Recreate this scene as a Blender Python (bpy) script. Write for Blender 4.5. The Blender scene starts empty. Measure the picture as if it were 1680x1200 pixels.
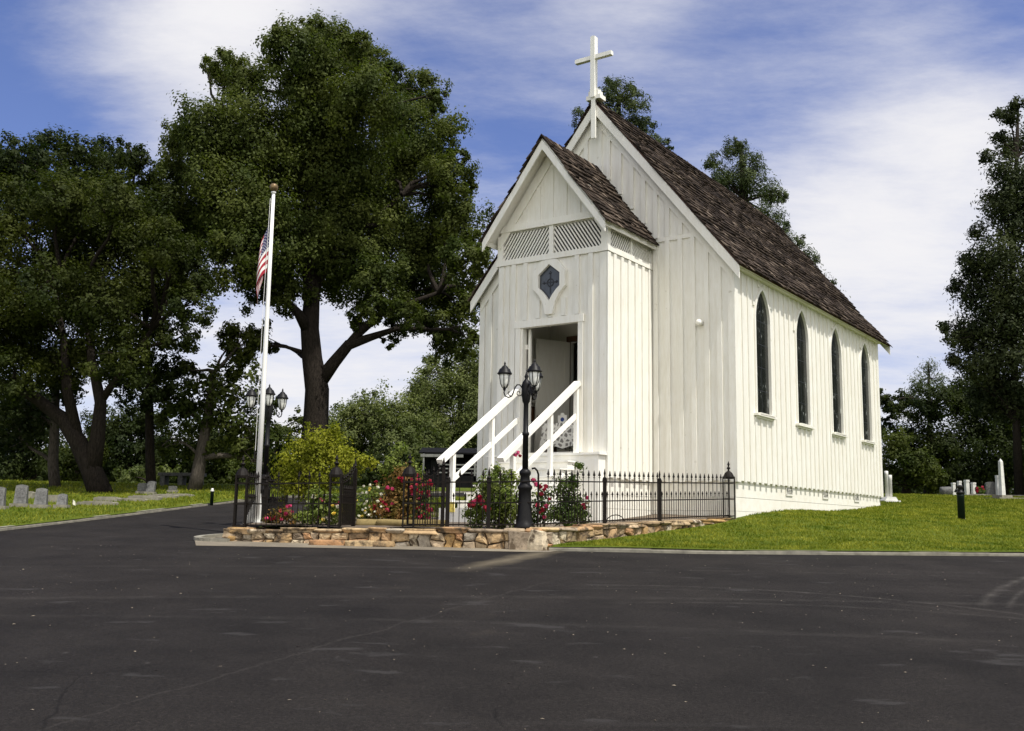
import bpy, math, random
import numpy as np
from mathutils import Vector, Matrix, geometry
random.seed(7); RNG = np.random.default_rng(7)
R = math.radians
scene = bpy.context.scene
COL = scene.collection

# ------------------------------------------------------------------ camera
F, PITCH, ROLL, H0 = 1695.1, .1522, -.016, 1.5
cam_d = bpy.data.cameras.new("camera"); cam = bpy.data.objects.new("camera", cam_d); COL.objects.link(cam)
cam_d.sensor_width = 36; cam_d.lens = 36*F/1680; cam_d.clip_start = .1; cam_d.clip_end = 4000
cp_, sp_ = math.cos(PITCH), math.sin(PITCH); cr_, sr_ = math.cos(ROLL), math.sin(ROLL)
FW = Vector((0, cp_, sp_)); RT0 = Vector((1, 0, 0)); UP0 = Vector((0, -sp_, cp_))
RT = RT0*cr_ - UP0*sr_; UPV = RT0*sr_ + UP0*cr_
cam.matrix_world = Matrix(((RT.x, UPV.x, -FW.x, 0), (RT.y, UPV.y, -FW.y, 0), (RT.z, UPV.z, -FW.z, H0), (0, 0, 0, 1)))
scene.camera = cam

# ------------------------------------------------------------------ sky, sun, exposure
SUN_AZ = (.753, -.669); SUN_EL = R(64)
scene.view_settings.view_transform = 'Standard'; scene.view_settings.look = 'None'
scene.view_settings.exposure = 0.45; scene.view_settings.gamma = 1
scene.view_settings.use_curve_mapping = False
world = bpy.data.worlds.new("World"); scene.world = world; world.use_nodes = True
def build_world():
    nt = world.node_tree; N = nt.nodes; L = nt.links; N.clear()
    out = N.new('ShaderNodeOutputWorld'); bg = N.new('ShaderNodeBackground'); bg.inputs[1].default_value = .12
    sky = N.new('ShaderNodeTexSky'); sky.sky_type = 'NISHITA'; sky.sun_disc = False
    sky.sun_elevation = SUN_EL; sky.sun_rotation = math.atan2(SUN_AZ[0], SUN_AZ[1]); sky.altitude = 300
    sky.air_density = 1.0; sky.dust_density = .6; sky.ozone_density = 2.5
    tc = N.new('ShaderNodeTexCoord'); sep = N.new('ShaderNodeSeparateXYZ'); L.new(tc.outputs['Generated'], sep.inputs[0])
    def mth(op, a, b=None, c=None, clamp=False):
        m = N.new('ShaderNodeMath'); m.operation = op; m.use_clamp = clamp
        for i, v in enumerate((a, b, c)):
            if v is None: continue
            if isinstance(v, (int, float)): m.inputs[i].default_value = v
            else: L.new(v, m.inputs[i])
        return m.outputs[0]
    z = mth('MAXIMUM', sep.outputs['Z'], 0.0)
    den = mth('ADD', z, .16)
    cx = mth('DIVIDE', sep.outputs['X'], den); cy = mth('DIVIDE', sep.outputs['Y'], den)
    cmb = N.new('ShaderNodeCombineXYZ'); L.new(cx, cmb.inputs[0]); L.new(cy, cmb.inputs[1])
    mp = N.new('ShaderNodeMapping'); mp.inputs['Rotation'].default_value = (0, 0, R(52)); mp.inputs['Scale'].default_value = (.9, 1.35, 1)
    mp.inputs['Location'].default_value = (1.3, .4, 0)
    L.new(cmb.outputs[0], mp.inputs[0])
    n1 = N.new('ShaderNodeTexNoise'); n1.inputs['Scale'].default_value = 1.1; n1.inputs['Detail'].default_value = 9; n1.inputs['Roughness'].default_value = .58
    n1.inputs['Distortion'].default_value = .5; L.new(mp.outputs[0], n1.inputs['Vector'])
    mp2 = N.new('ShaderNodeMapping'); mp2.inputs['Rotation'].default_value = (0, 0, R(20)); mp2.inputs['Scale'].default_value = (1.0, 1.9, 1)
    L.new(cmb.outputs[0], mp2.inputs[0])
    n2 = N.new('ShaderNodeTexNoise'); n2.inputs['Scale'].default_value = 2.6; n2.inputs['Detail'].default_value = 10; n2.inputs['Roughness'].default_value = .70
    L.new(mp2.outputs[0], n2.inputs['Vector'])
    s = mth('ADD', mth('MULTIPLY', n1.outputs['Fac'], .95), mth('MULTIPLY', n2.outputs['Fac'], .48))
    # more cloud towards the right, towards the horizon, and added as fill behind the viewer
    s = mth('ADD', s, mth('MULTIPLY', sep.outputs['X'], .16))
    low = mth('SUBTRACT', 1.0, mth('MULTIPLY', z, 2.4), clamp=True)
    s = mth('ADD', s, mth('MULTIPLY', low, .34))
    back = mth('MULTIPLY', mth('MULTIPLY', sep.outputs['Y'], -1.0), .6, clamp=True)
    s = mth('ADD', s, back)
    # one bright plume high on the left
    def blob(dx, dy, dz, k, amp, s):
        v = N.new('ShaderNodeVectorMath'); v.operation = 'DOT_PRODUCT'; d = Vector((dx, dy, dz)).normalized()
        nv = N.new('ShaderNodeVectorMath'); nv.operation = 'NORMALIZE'; L.new(tc.outputs['Generated'], nv.inputs[0])
        L.new(nv.outputs[0], v.inputs[0]); v.inputs[1].default_value = d
        e = mth('POWER', mth('MAXIMUM', v.outputs['Value'], 0), k)
        return mth('ADD', s, mth('MULTIPLY', e, amp))
    for b in SKY_BLOBS: s = blob(*b, s)
    ramp = N.new('ShaderNodeMapRange'); ramp.inputs[1].default_value = .56; ramp.inputs[2].default_value = 1.29
    ramp.interpolation_type = 'SMOOTHSTEP'; L.new(s, ramp.inputs[0])
    tint = N.new('ShaderNodeMix'); tint.data_type = 'RGBA'; tint.blend_type = 'MULTIPLY'; tint.inputs[0].default_value = 1
    L.new(sky.outputs[0], tint.inputs[6]); tint.inputs[7].default_value = (.68, .65, .86, 1)
    mix = N.new('ShaderNodeMix'); mix.data_type = 'RGBA'; L.new(ramp.outputs[0], mix.inputs[0]); L.new(tint.outputs[2], mix.inputs[6])
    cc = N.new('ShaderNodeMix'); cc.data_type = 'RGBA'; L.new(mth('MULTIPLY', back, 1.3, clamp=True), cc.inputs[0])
    cc.inputs[6].default_value = (5.5, 5.45, 5.6, 1); cc.inputs[7].default_value = (12.0, 11.9, 11.8, 1); L.new(cc.outputs[2], mix.inputs[7])   # brighter unseen cloud added behind the viewer as fill for the shaded front
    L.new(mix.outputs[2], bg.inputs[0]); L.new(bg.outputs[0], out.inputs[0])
SKY_BLOBS = [(-.30, .86, .42, 120, .42), (-.22, .86, .47, 200, .25), (-.43, .83, .36, 160, -.25), (-.03, .94, .36, 80, -.08), (.03, .92, .36, 150, -.08), (.17, .90, .42, 300, -.12), (.08, .86, .50, 200, .12), (.28, .89, .36, 400, -.14), (.31, .90, .30, 120, .30), (.40, .84, .36, 200, .22), (.42, .80, .43, 300, -.25), (.10, .88, .46, 300, .14), (-.14, .98, .13, 40, .25)]
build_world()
sun_d = bpy.data.lights.new("sun", 'SUN'); sun_d.energy = 4.0; sun_d.angle = R(.53); sun_d.color = (1, .965, .89)
sun = bpy.data.objects.new("sun", sun_d); COL.objects.link(sun)
sdir = Vector((SUN_AZ[0]*math.cos(SUN_EL), SUN_AZ[1]*math.cos(SUN_EL), math.sin(SUN_EL)))
sun.rotation_euler = sdir.to_track_quat('Z', 'Y').to_euler(); sun.location = (30, -10, 60)

# ------------------------------------------------------------------ geometry of the place
OX, OY, OZ, YAW = 4.93125, 22.596625, 2.519625, .6069      # nave's front right corner at the bottom of its boarding
BASE = 1.0                                                  # boarding starts this far above the chapel's own base
def ray(px, py):
    uu, vv = (px-840)/F, (600-py)/F
    u = cr_*uu+sr_*vv; v = -sr_*uu+cr_*vv
    return Vector((u, cp_-v*sp_, sp_+v*cp_))
def P(px, py, D):
    d = ray(px, py); return Vector((0, 0, H0)) + d*(D/d.y)
def sstep(a, b, t):
    t = min(max((t-a)/(b-a), 0), 1); return t*t*(3-2*t)
def plane_z(x, y):
    k = sstep(40, 52, y)
    z = .067*y if y < 40 else .067*40 + .067*(min(y, 52)-40)*(1-.5*k)
    if y < -30: z = -2.01
    return z
def lawn_z(x, y):
    return plane_z(x, y) + .065 + .18*math.exp(-((x-6)/3)**2-((y-24.5)/4)**2) + .015*math.sin(x*1.3+y*.7)*math.sin(y*.9-.4*x)
def garden_z(x, y): return max(1.40+.03*(y-16.8), lawn_z(x, y)+.02)
def church(x, y, z):
    c, s = math.cos(YAW), math.sin(YAW)
    return Vector((OX+x*c+y*s, OY-x*s+y*c, OZ+z))

# ------------------------------------------------------------------ mesh helpers
class MB:
    def __init__(s): s.v = []; s.f = []; s.m = []
    def add(s, vs, fs, mi=0):
        o = len(s.v); s.v += [tuple(a) for a in vs]; s.f += [tuple(i+o for i in f) for f in fs]; s.m += [mi]*len(fs); return s
    def box(s, x0, x1, y0, y1, z0, z1, mi=0):
        return s.add([(x0,y0,z0),(x1,y0,z0),(x1,y1,z0),(x0,y1,z0),(x0,y0,z1),(x1,y0,z1),(x1,y1,z1),(x0,y1,z1)],
                     [(0,3,2,1),(4,5,6,7),(0,1,5,4),(1,2,6,5),(2,3,7,6),(3,0,4,7)], mi)
    def beam(s, p, q, w, h, up=(0,0,1), mi=0):
        p, q = Vector(p), Vector(q); d = (q-p).normalized(); sd = d.cross(Vector(up))
        if sd.length < 1e-5: sd = d.cross(Vector((0,1,0)))
        sd.normalize(); u = sd.cross(d); sd = sd*(w/2); u = u*(h/2)
        return s.add([p-sd-u, p+sd-u, p+sd+u, p-sd+u, q-sd-u, q+sd-u, q+sd+u, q-sd+u],
                     [(0,3,2,1),(4,5,6,7),(0,1,5,4),(1,2,6,5),(2,3,7,6),(3,0,4,7)], mi)
    def tube(s, pts, rad, n=8, mi=0, cap=True):
        pts = [Vector(p) for p in pts]
        if isinstance(rad, (int, float)): rad = [rad]*len(pts)
        ref = None; vs = []; fs = []
        for i, p in enumerate(pts):
            d = (pts[min(i+1, len(pts)-1)]-pts[max(i-1, 0)])
            d = d.normalized() if d.length > 1e-9 else Vector((0,0,1))
            if ref is None: ref = d.orthogonal().normalized()
            ref = ref - d*ref.dot(d); ref = ref.normalized() if ref.length > 1e-6 else d.orthogonal().normalized()
            b = d.cross(ref)
            for k in range(n):
                a = 2*math.pi*k/n; vs.append(p+(ref*math.cos(a)+b*math.sin(a))*rad[i])
        for i in range(len(pts)-1):
            for k in range(n):
                fs.append((i*n+k, i*n+(k+1)%n, (i+1)*n+(k+1)%n, (i+1)*n+k))
        if cap: fs.append(tuple(range(n-1, -1, -1))); fs.append(tuple((len(pts)-1)*n+k for k in range(n)))
        return s.add(vs, fs, mi)
    def lathe(s, prof, c=(0,0,0), n=16, mi=0):
        vs = []; fs = []
        for r, z in prof:
            for k in range(n):
                a = 2*math.pi*k/n; vs.append((c[0]+r*math.cos(a), c[1]+r*math.sin(a), c[2]+z))
        for i in range(len(prof)-1):
            for k in range(n): fs.append((i*n+k, i*n+(k+1)%n, (i+1)*n+(k+1)%n, (i+1)*n+k))
        fs.append(tuple(range(n-1, -1, -1))); fs.append(tuple((len(prof)-1)*n+k for k in range(n)))
        return s.add(vs, fs, mi)
    def prism(s, poly, ext, mi=0):
        n = len(poly); e = Vector(ext); a = [Vector(p) for p in poly]
        return s.add(a+[p+e for p in a], [tuple(range(n-1, -1, -1)), tuple(range(n, 2*n))]+[(i, (i+1)%n, n+(i+1)%n, n+i) for i in range(n)], mi)
    def ring(s, A, B, ext, mi=0):                       # strip between two closed outlines, with thickness
        n = len(A); e = Vector(ext); A = [Vector(p) for p in A]; B = [Vector(p) for p in B]
        vs = A+B+[p+e for p in A]+[p+e for p in B]; fs = []
        for i in range(n):
            j = (i+1) % n
            fs += [(i, j, n+j, n+i), (2*n+i, 3*n+i, 3*n+j, 2*n+j), (i, 2*n+i, 2*n+j, j), (n+i, n+j, 3*n+j, 3*n+i)]
        return s.add(vs, fs, mi)
    def blob(s, c, r, n=3, jit=.12, sq=.6, mi=0, rot=None):      # a rounded stone: a cube grid pulled towards an ellipsoid
        idx = {}; vs = []; fs = []
        ph = [random.uniform(0, 6.28) for _ in range(6)]
        def vert(p):
            k = tuple(round(a, 4) for a in p)
            if k not in idx:
                q = Vector(p); m = max(abs(a) for a in q); q = q.lerp(q.normalized()*1.15, 1-sq)
                w = 1+jit*(math.sin(q.x*2.3+ph[0])+math.sin(q.y*2.7+ph[1])+math.sin(q.z*2.5+ph[2]))
                q = Vector((q.x*r[0]*w, q.y*r[1]*w, q.z*r[2]*w))
                if rot is not None: q = rot @ q
                idx[k] = len(vs); vs.append(q+Vector(c))
            return idx[k]
        for ax in range(3):
            for sg in (-1, 1):
                for i in range(n):
                    for j in range(n):
                        cs = []
                        for (a, b) in ((i, j), (i+1, j), (i+1, j+1), (i, j+1)):
                            p = [0, 0, 0]; p[ax] = sg; p[(ax+1)%3] = -1+2*a/n; p[(ax+2)%3] = -1+2*b/n; cs.append(vert(p))
                        fs.append(tuple(cs if sg > 0 else cs[::-1]))
        return s.add(vs, fs, mi)
    def build(s, name, mat, parent=None, smooth=False, dz=0):
        me = bpy.data.meshes.new(name)
        me.from_pydata([(a, b, c+dz) for a, b, c in s.v] if dz else s.v, [], s.f)
        for m in (mat if isinstance(mat, (list, tuple)) else [mat]): me.materials.append(m)
        if isinstance(mat, (list, tuple)): me.polygons.foreach_set('material_index', s.m)
        if smooth: me.polygons.foreach_set('use_smooth', [True]*len(s.f))
        me.update()
        o = bpy.data.objects.new(name, me); COL.objects.link(o)
        if parent: o.parent = parent
        return o
def arr_mesh(name, V, nper, mat, parent=None):           # V: (N*nper,3) array of separate polygons
    me = bpy.data.meshes.new(name); n = len(V)//nper
    me.vertices.add(len(V)); me.vertices.foreach_set('co', np.asarray(V, dtype=np.float32).ravel())
    me.loops.add(len(V)); me.loops.foreach_set('vertex_index', np.arange(len(V), dtype=np.int32))
    me.polygons.add(n); me.polygons.foreach_set('loop_start', np.arange(0, len(V), nper, dtype=np.int32))
    me.materials.append(mat); me.update(calc_edges=True)
    o = bpy.data.objects.new(name, me); COL.objects.link(o)
    if parent: o.parent = parent
    return o
def tag(o, label=None, cat=None, group=None, kind=None):
    if label: o['label'] = label
    if cat: o['category'] = cat
    if group: o['group'] = group
    if kind: o['kind'] = kind
    return o
def thing(name, label, cat, loc=(0,0,0), rz=0, group=None):
    o = bpy.data.objects.new(name, None); COL.objects.link(o); o.location = loc; o.rotation_euler = (0,0,rz)
    o.empty_display_size = .2
    return tag(o, label, cat, group)
def copy_tree(o, parent=None):
    c = o.copy(); COL.objects.link(c)
    if parent: c.parent = parent
    for ch in list(o.children): copy_tree(ch, c)
    return c

# ------------------------------------------------------------------ materials
def nodes(name):
    m = bpy.data.materials.new(name); m.use_nodes = True; nt = m.node_tree
    return m, nt.nodes, nt.links, nt.nodes['Principled BSDF']
def ramp(N, L, src, stops):
    r = N.new('ShaderNodeValToRGB'); e = r.color_ramp.elements
    while len(e) < len(stops): e.new(.5)
    for k, (p, c) in enumerate(stops): e[k].position = p; e[k].color = (*c, 1) if len(c) == 3 else c
    L.new(src, r.inputs[0]); return r.outputs[0]
def noise(N, L, scale, detail=6, rough=.6, coord='Object', mapping=None):
    tc = N.new('ShaderNodeTexCoord'); n = N.new('ShaderNodeTexNoise')
    n.inputs['Scale'].default_value = scale; n.inputs['Detail'].default_value = detail; n.inputs['Roughness'].default_value = rough
    v = tc.outputs[coord]
    if mapping:
        mp = N.new('ShaderNodeMapping'); mp.inputs['Scale'].default_value = mapping; L.new(v, mp.inputs[0]); v = mp.outputs[0]
    L.new(v, n.inputs['Vector']); return n.outputs['Fac']
def mixc(N, L, fac, a, b, mode='MIX'):
    m = N.new('ShaderNodeMix'); m.data_type = 'RGBA'; m.blend_type = mode
    for i, v in ((0, fac), (6, a), (7, b)):
        if isinstance(v, (int, float)): m.inputs[i].default_value = v
        elif isinstance(v, tuple): m.inputs[i].default_value = (*v, 1)
        else: L.new(v, m.inputs[i])
    return m.outputs[2]
def bump(N, L, h, bs, strength=.3, dist=.01):
    b = N.new('ShaderNodeBump'); b.inputs['Strength'].default_value = strength; b.inputs['Distance'].default_value = dist
    L.new(h, b.inputs['Height']); L.new(b.outputs[0], bs.inputs['Normal'])
def paint(name, col, rough=.55, dirt=.12, grain=(9, 9, 1.2), spec=.3):
    m, N, L, b = nodes(name)
    n1 = noise(N, L, 2.2, 8, .65, mapping=grain); n2 = noise(N, L, .9, 5)
    d = tuple(c*(1-dirt)*k for c, k in zip(col, (1, .97, .90)))
    c1 = ramp(N, L, n1, [(.30, d), (.62, col)])
    c = mixc(N, L, .35, c1, ramp(N, L, n2, [(.3, d), (.7, col)]))
    n3 = noise(N, L, 7, 3, .5); c = mixc(N, L, ramp(N, L, n3, [(.70, (0,0,0)), (.78, (.5,.5,.5))]), c, (.42, .38, .29))
    n4 = noise(N, L, 1.6, 6, .7, mapping=(7, 7, .35)); c = mixc(N, L, ramp(N, L, n4, [(.60, (0,0,0)), (.75, (.35,.35,.35))]), c, tuple(k*.78 for k in col))
    L.new(c, b.inputs['Base Color']); b.inputs['Roughness'].default_value = rough; b.inputs['Specular IOR Level'].default_value = spec
    bump(N, L, n1, b, .35, .008); return m
def metal(name, col, rough=.45, metallic=.0):
    m, N, L, b = nodes(name)
    n = noise(N, L, 14, 5); L.new(ramp(N, L, n, [(.3, tuple(c*.7 for c in col)), (.75, tuple(c*1.35 for c in col))]), b.inputs['Base Color'])
    b.inputs['Roughness'].default_value = rough; b.inputs['Metallic'].default_value = metallic; b.inputs['Specular IOR Level'].default_value = .16; bump(N, L, n, b, .15, .003); return m
def plain(name, col, rough=.7, var=.25, scale=8):
    m, N, L, b = nodes(name); n = noise(N, L, scale, 6)
    L.new(ramp(N, L, n, [(.3, tuple(c*(1-var) for c in col)), (.7, tuple(min(1, c*(1+var)) for c in col))]), b.inputs['Base Color'])
    b.inputs['Roughness'].default_value = rough; bump(N, L, n, b, .2, .01); return m
def islands(name, stops, rough=.85, grain=None, bs=.5, extra=None):
    m, N, L, b = nodes(name); g = N.new('ShaderNodeNewGeometry')
    c = ramp(N, L, g.outputs['Random Per Island'], stops)
    n = noise(N, L, 10 if not grain else 5, 8, .7, mapping=grain)
    c = mixc(N, L, .75, c, ramp(N, L, n, [(.25, (.45, .42, .40)), (.5, (1, 1, 1)), (.8, (1.5, 1.45, 1.35))]), 'MULTIPLY')
    if extra: c = mixc(N, L, ramp(N, L, noise(N, L, extra[0], 5), [(.5, (0,0,0)), (.62, (1,1,1))]), c, extra[1])
    L.new(c, b.inputs['Base Color']); b.inputs['Roughness'].default_value = rough; b.inputs['Specular IOR Level'].default_value = .07
    bump(N, L, n, b, bs, .02); return m
def leaf_mat(name, dark, light, scale=.5, trans=.35):
    m = bpy.data.materials.new(name); m.use_nodes = True; N = m.node_tree.nodes; L = m.node_tree.links; N.clear()
    out = N.new('ShaderNodeOutputMaterial'); g = N.new('ShaderNodeNewGeometry')
    n = noise(N, L, scale, 3, .6)
    c1 = ramp(N, L, n, [(.36, dark), (.64, light)])
    c = mixc(N, L, .8, c1, ramp(N, L, g.outputs['Random Per Island'], [(0, (.82, .85, .8)), (.5, (1, 1, 1)), (1, (1.2, 1.16, 1.05))]), 'MULTIPLY')
    d = N.new('ShaderNodeBsdfPrincipled'); d.inputs['Roughness'].default_value = .6; d.inputs['Specular IOR Level'].default_value = .10; L.new(c, d.inputs['Base Color'])
    t = N.new('ShaderNodeBsdfTranslucent'); ct = mixc(N, L, 1.0, c, (1.1, 1.25, .5), 'MULTIPLY'); L.new(ct, t.inputs['Color'])
    ms = N.new('ShaderNodeMixShader'); ms.inputs[0].default_value = trans; L.new(d.outputs[0], ms.inputs[1]); L.new(t.outputs[0], ms.inputs[2]); L.new(ms.outputs[0], out.inputs[0])
    return m
M = {}
M['white'] = paint('white_boards', (.80, .785, .725), .55, .14)
M['trim'] = paint('white_trim', (.82, .805, .745), .5, .10)
M['rail'] = paint('white_rail', (.84, .83, .78), .45, .06)
M['block'] = paint('white_block', (.80, .78, .71), .7, .12, (3, 3, 3))
M['iron'] = metal('black_iron', (.010, .0095, .0095), .45)
M['fence'] = metal('fence_iron', (.008, .0057, .004), .6)
M['lampglass'] = plain('frosted_glass', (.86, .86, .78), .5, .05, 3)
M['pole'] = paint('white_pole', (.80, .80, .78), .35, .05)
M['bronze'] = metal('tarnished_ball', (.16, .11, .055), .4, .3)
M['shingle'] = islands('wood_shingles', [(0, (.015, .0115, .009)), (.35, (.029, .022, .017)), (.7, (.050, .037, .028)), (.93, (.090, .069, .053)), (1, (.19, .15, .115))], .9, (3, 3, 22))
M['stone'] = islands('field_stones', [(0, (.20, .15, .10)), (.2, (.38, .24, .10)), (.4, (.26, .21, .155)), (.55, (.46, .34, .19)), (.75, (.36, .20, .10)), (.9, (.52, .44, .31)), (1, (.25, .22, .18))], .85, None, .9, (6, (.10, .075, .05)))
M['mortar'] = plain('dark_mortar', (.10, .075, .05), .95, .3, 20)
M['granite'] = plain('grey_granite', (.095, .094, .088), .75, .5, 14)
M['marble'] = plain('white_marble', (.62, .61, .57), .6, .15, 5)
M['concrete'] = plain('pale_concrete', (.20, .185, .145), .9, .35, 6)
M['door'] = paint('old_door', (.62, .60, .53), .5, .1)
M['darkwood'] = plain('dark_wood', (.08, .035, .018), .6, .4, 8)
M['inside'] = paint('inside_boards', (.50, .48, .42), .7, .2)
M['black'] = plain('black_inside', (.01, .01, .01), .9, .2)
M['dirt'] = plain('garden_soil', (.10, .075, .05), .95, .45, 5)
M['bark'] = None
def bark(name, col):
    m, N, L, b = nodes(name); n = noise(N, L, 5, 9, .75, mapping=(6, 6, 1.1))
    L.new(ramp(N, L, n, [(.35, tuple(c*.35 for c in col)), (.55, col), (.75, tuple(c*1.9 for c in col))]), b.inputs['Base Color'])
    b.inputs['Roughness'].default_value = .95; b.inputs['Specular IOR Level'].default_value = .1; bump(N, L, n, b, 1, .06); return m
M['bark'] = bark('dark_bark', (.030, .024, .019)); M['bark_grey'] = bark('grey_bark', (.10, .085, .07)); M['stem'] = bark('green_stem', (.06, .055, .025))
M['oak'] = leaf_mat('oak_leaves', (.034, .050, .011), (.085, .100, .022), .55)
M['oak_dark'] = leaf_mat('dark_leaves', (.016, .026, .008), (.040, .052, .014), .5)
M['olive'] = leaf_mat('olive_leaves', (.021, .031, .007), (.054, .064, .012), .5)
M['sage'] = leaf_mat('sage_leaves', (.070, .090, .030), (.150, .170, .060), .4)
M['pine'] = leaf_mat('pine_needles', (.040, .058, .024), (.088, .108, .042), .6, .2)
M['pine_dark'] = leaf_mat('dark_pine_needles', (.020, .029, .012), (.050, .060, .022), .6, .2)
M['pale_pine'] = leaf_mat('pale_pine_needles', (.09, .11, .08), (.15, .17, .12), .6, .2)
M['lime'] = leaf_mat('lime_leaves', (.13, .15, .012), (.27, .27, .028), 2.2, .4)
M['rose'] = leaf_mat('rose_leaves', (.035, .065, .014), (.12, .16, .04), 3, .35)
M['rose_pale'] = leaf_mat('pale_rose_leaves', (.08, .12, .02), (.20, .23, .06), 3, .35)
M['brown'] = leaf_mat('reddish_leaves', (.10, .09, .02), (.22, .11, .04), 4, .35)
M['blade'] = leaf_mat('grass_blades', (.078, .115, .008), (.235, .238, .028), 1.5, .3)
for nm, c in dict(red=(.30, .006, .028), pink=(.52, .040, .13), white=(.66, .64, .52), yellow=(.80, .62, .12)).items():
    M['petal_'+nm] = plain(nm+'_petals', c, .6, .3, 25)

def lawn_mat():
    m, N, L, b = nodes('lawn_turf'); n1 = noise(N, L, .35, 5); n2 = noise(N, L, 18, 8, .75); n3 = noise(N, L, 2.2, 4)
    c = ramp(N, L, n2, [(.25, (.036, .054, .005)), (.5, (.082, .108, .009)), (.75, (.15, .165, .022))])
    c = mixc(N, L, .6, c, ramp(N, L, n1, [(.3, (.75, .85, .7)), (.7, (1.25, 1.15, 1.1))]), 'MULTIPLY')
    c = mixc(N, L, .5, c, ramp(N, L, n3, [(.35, (.7, .8, .6)), (.65, (1.2, 1.15, 1.3))]), 'MULTIPLY')
    L.new(c, b.inputs['Base Color']); b.inputs['Roughness'].default_value = .9; b.inputs['Specular IOR Level'].default_value = .1; bump(N, L, n2, b, .8, .05); return m
M['lawn'] = lawn_mat()
def asphalt():
    m, N, L, b = nodes('old_asphalt'); fine = noise(N, L, 130, 4, .7); mid = noise(N, L, 1.1, 6, .6); big = noise(N, L, .23, 4)
    c = ramp(N, L, fine, [(.3, (.0095, .0085, .008)), (.55, (.0172, .0156, .0147)), (.8, (.044, .0405, .038))])
    grn = noise(N, L, 42, 3, .8); c = mixc(N, L, .9, c, ramp(N, L, grn, [(.28, (.45, .44, .43)), (.5, (1, 1, 1)), (.66, (1.5, 1.46, 1.42)), (.78, (3.2, 3.1, 3.0))]), 'MULTIPLY')
    c = mixc(N, L, .8, c, ramp(N, L, mid, [(.3, (.66, .64, .62)), (.7, (1.38, 1.34, 1.28))]), 'MULTIPLY')
    c = mixc(N, L, .8, c, ramp(N, L, big, [(.3, (.78, .78, .8)), (.7, (1.25, 1.22, 1.18))]), 'MULTIPLY')
    # pale wheel streaks running across
    st = noise(N, L, 1.0, 6, .6, mapping=(.10, 2.6, 1)); c = mixc(N, L, ramp(N, L, st, [(.60, (0,0,0)), (.74, (.5,.5,.5))]), c, (.040, .0365, .034))
    # sandy patches
    sp = noise(N, L, .55, 7, .7); c = mixc(N, L, ramp(N, L, sp, [(.66, (0,0,0)), (.78, (.5,.5,.5))]), c, (.050, .041, .031))
    # a sandy wash out from the garden corner, and pale tyre arcs
    geo = N.new('ShaderNodeTexCoord')
    def mt(op, a, b=None, clamp=False):
        q = N.new('ShaderNodeMath'); q.operation = op; q.use_clamp = clamp
        for i, v in enumerate((a, b)):
            if v is None: continue
            if isinstance(v, (int, float)): q.inputs[i].default_value = v
            else: L.new(v, q.inputs[i])
        return q.outputs[0]
    xyz = N.new('ShaderNodeSeparateXYZ'); L.new(geo.outputs['Object'], xyz.inputs[0]); X, Y = xyz.outputs[0], xyz.outputs[1]
    wob = mt('MULTIPLY', mt('SUBTRACT', noise(N, L, 1.4, 6, .65), .5), .55)
    ln = mt('ABSOLUTE', mt('ADD', mt('SUBTRACT', X, mt('MULTIPLY', mt('SUBTRACT', Y, 16.2), .42)), mt('SUBTRACT', wob, .55)))
    wid = mt('SUBTRACT', 1.0, mt('MULTIPLY', ln, 3.0), True)
    fade = mt('MULTIPLY', mt('MULTIPLY', mt('SUBTRACT', Y, 13.2), .8, True), mt('MULTIPLY', mt('SUBTRACT', 16.5, Y), 4, True))
    c = mixc(N, L, mt('MULTIPLY', mt('MULTIPLY', wid, fade), .75), c, (.15, .125, .085))
    for (ax, ay, rad, wd, amt, lim) in ((19.9, 2.94, 17.0, .09, .8, 4.75), (19.9, 2.94, 16.75, .05, .7, 4.9), (1.46, 7.73, 4.5, .06, .6, .4), (1.46, 7.73, 4.2, .05, .3, .4), (2.2, 5.6, 5.3, .08, .35, .8), (3.0, -30.0, 41.2, .14, .3, -6), (2.0, -30.0, 43.9, .10, .25, -8), (-2, -18, 27.5, .12, .2, -9)):
        dx, dy = mt('SUBTRACT', X, ax), mt('SUBTRACT', Y, ay); rr = mt('SQRT', mt('ADD', mt('MULTIPLY', dx, dx), mt('MULTIPLY', dy, dy)))
        bnd = mt('SUBTRACT', 1.0, mt('MULTIPLY', mt('ABSOLUTE', mt('SUBTRACT', rr, rad)), 1/wd), True)
        rag = mt('MULTIPLY', mt('SUBTRACT', noise(N, L, 3.5, 6, .75), .38), 3.5, True)
        gate_ = mt('MULTIPLY', mt('SUBTRACT', X, lim), 1.5, True)
        c = mixc(N, L, mt('MULTIPLY', mt('MULTIPLY', mt('MULTIPLY', bnd, rag), gate_), amt), c, (.085, .078, .068))
    sp2 = noise(N, L, 2.6, 4, .55, mapping=(.55, 1.3, 1)); c = mixc(N, L, ramp(N, L, sp2, [(.635, (0,0,0)), (.70, (.5,.5,.5))]), c, (.050, .047, .045))
    sp3 = noise(N, L, 1.0, 7, .7); c = mixc(N, L, ramp(N, L, sp3, [(.60, (0,0,0)), (.72, (.3,.3,.3))]), c, (.032, .027, .022))
    sp4 = noise(N, L, 7, 3, .6); c = mixc(N, L, ramp(N, L, sp4, [(.70, (0,0,0)), (.76, (.6,.6,.6))]), c, (.065, .060, .055))
    # one long repaired crack from the near left up to the garden corner
    w2 = mt('MULTIPLY', mt('SUBTRACT', noise(N, L, 1.7, 6, .7), .5), .35)
    lc = mt('ABSOLUTE', mt('ADD', mt('SUBTRACT', X, mt('MULTIPLY', mt('SUBTRACT', Y, 11.4), .438)), w2))
    lm = mt('MULTIPLY', mt('SUBTRACT', 1.0, mt('MULTIPLY', lc, 42), True), mt('MULTIPLY', mt('SUBTRACT', 13.0, Y), 1.0, True))
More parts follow.
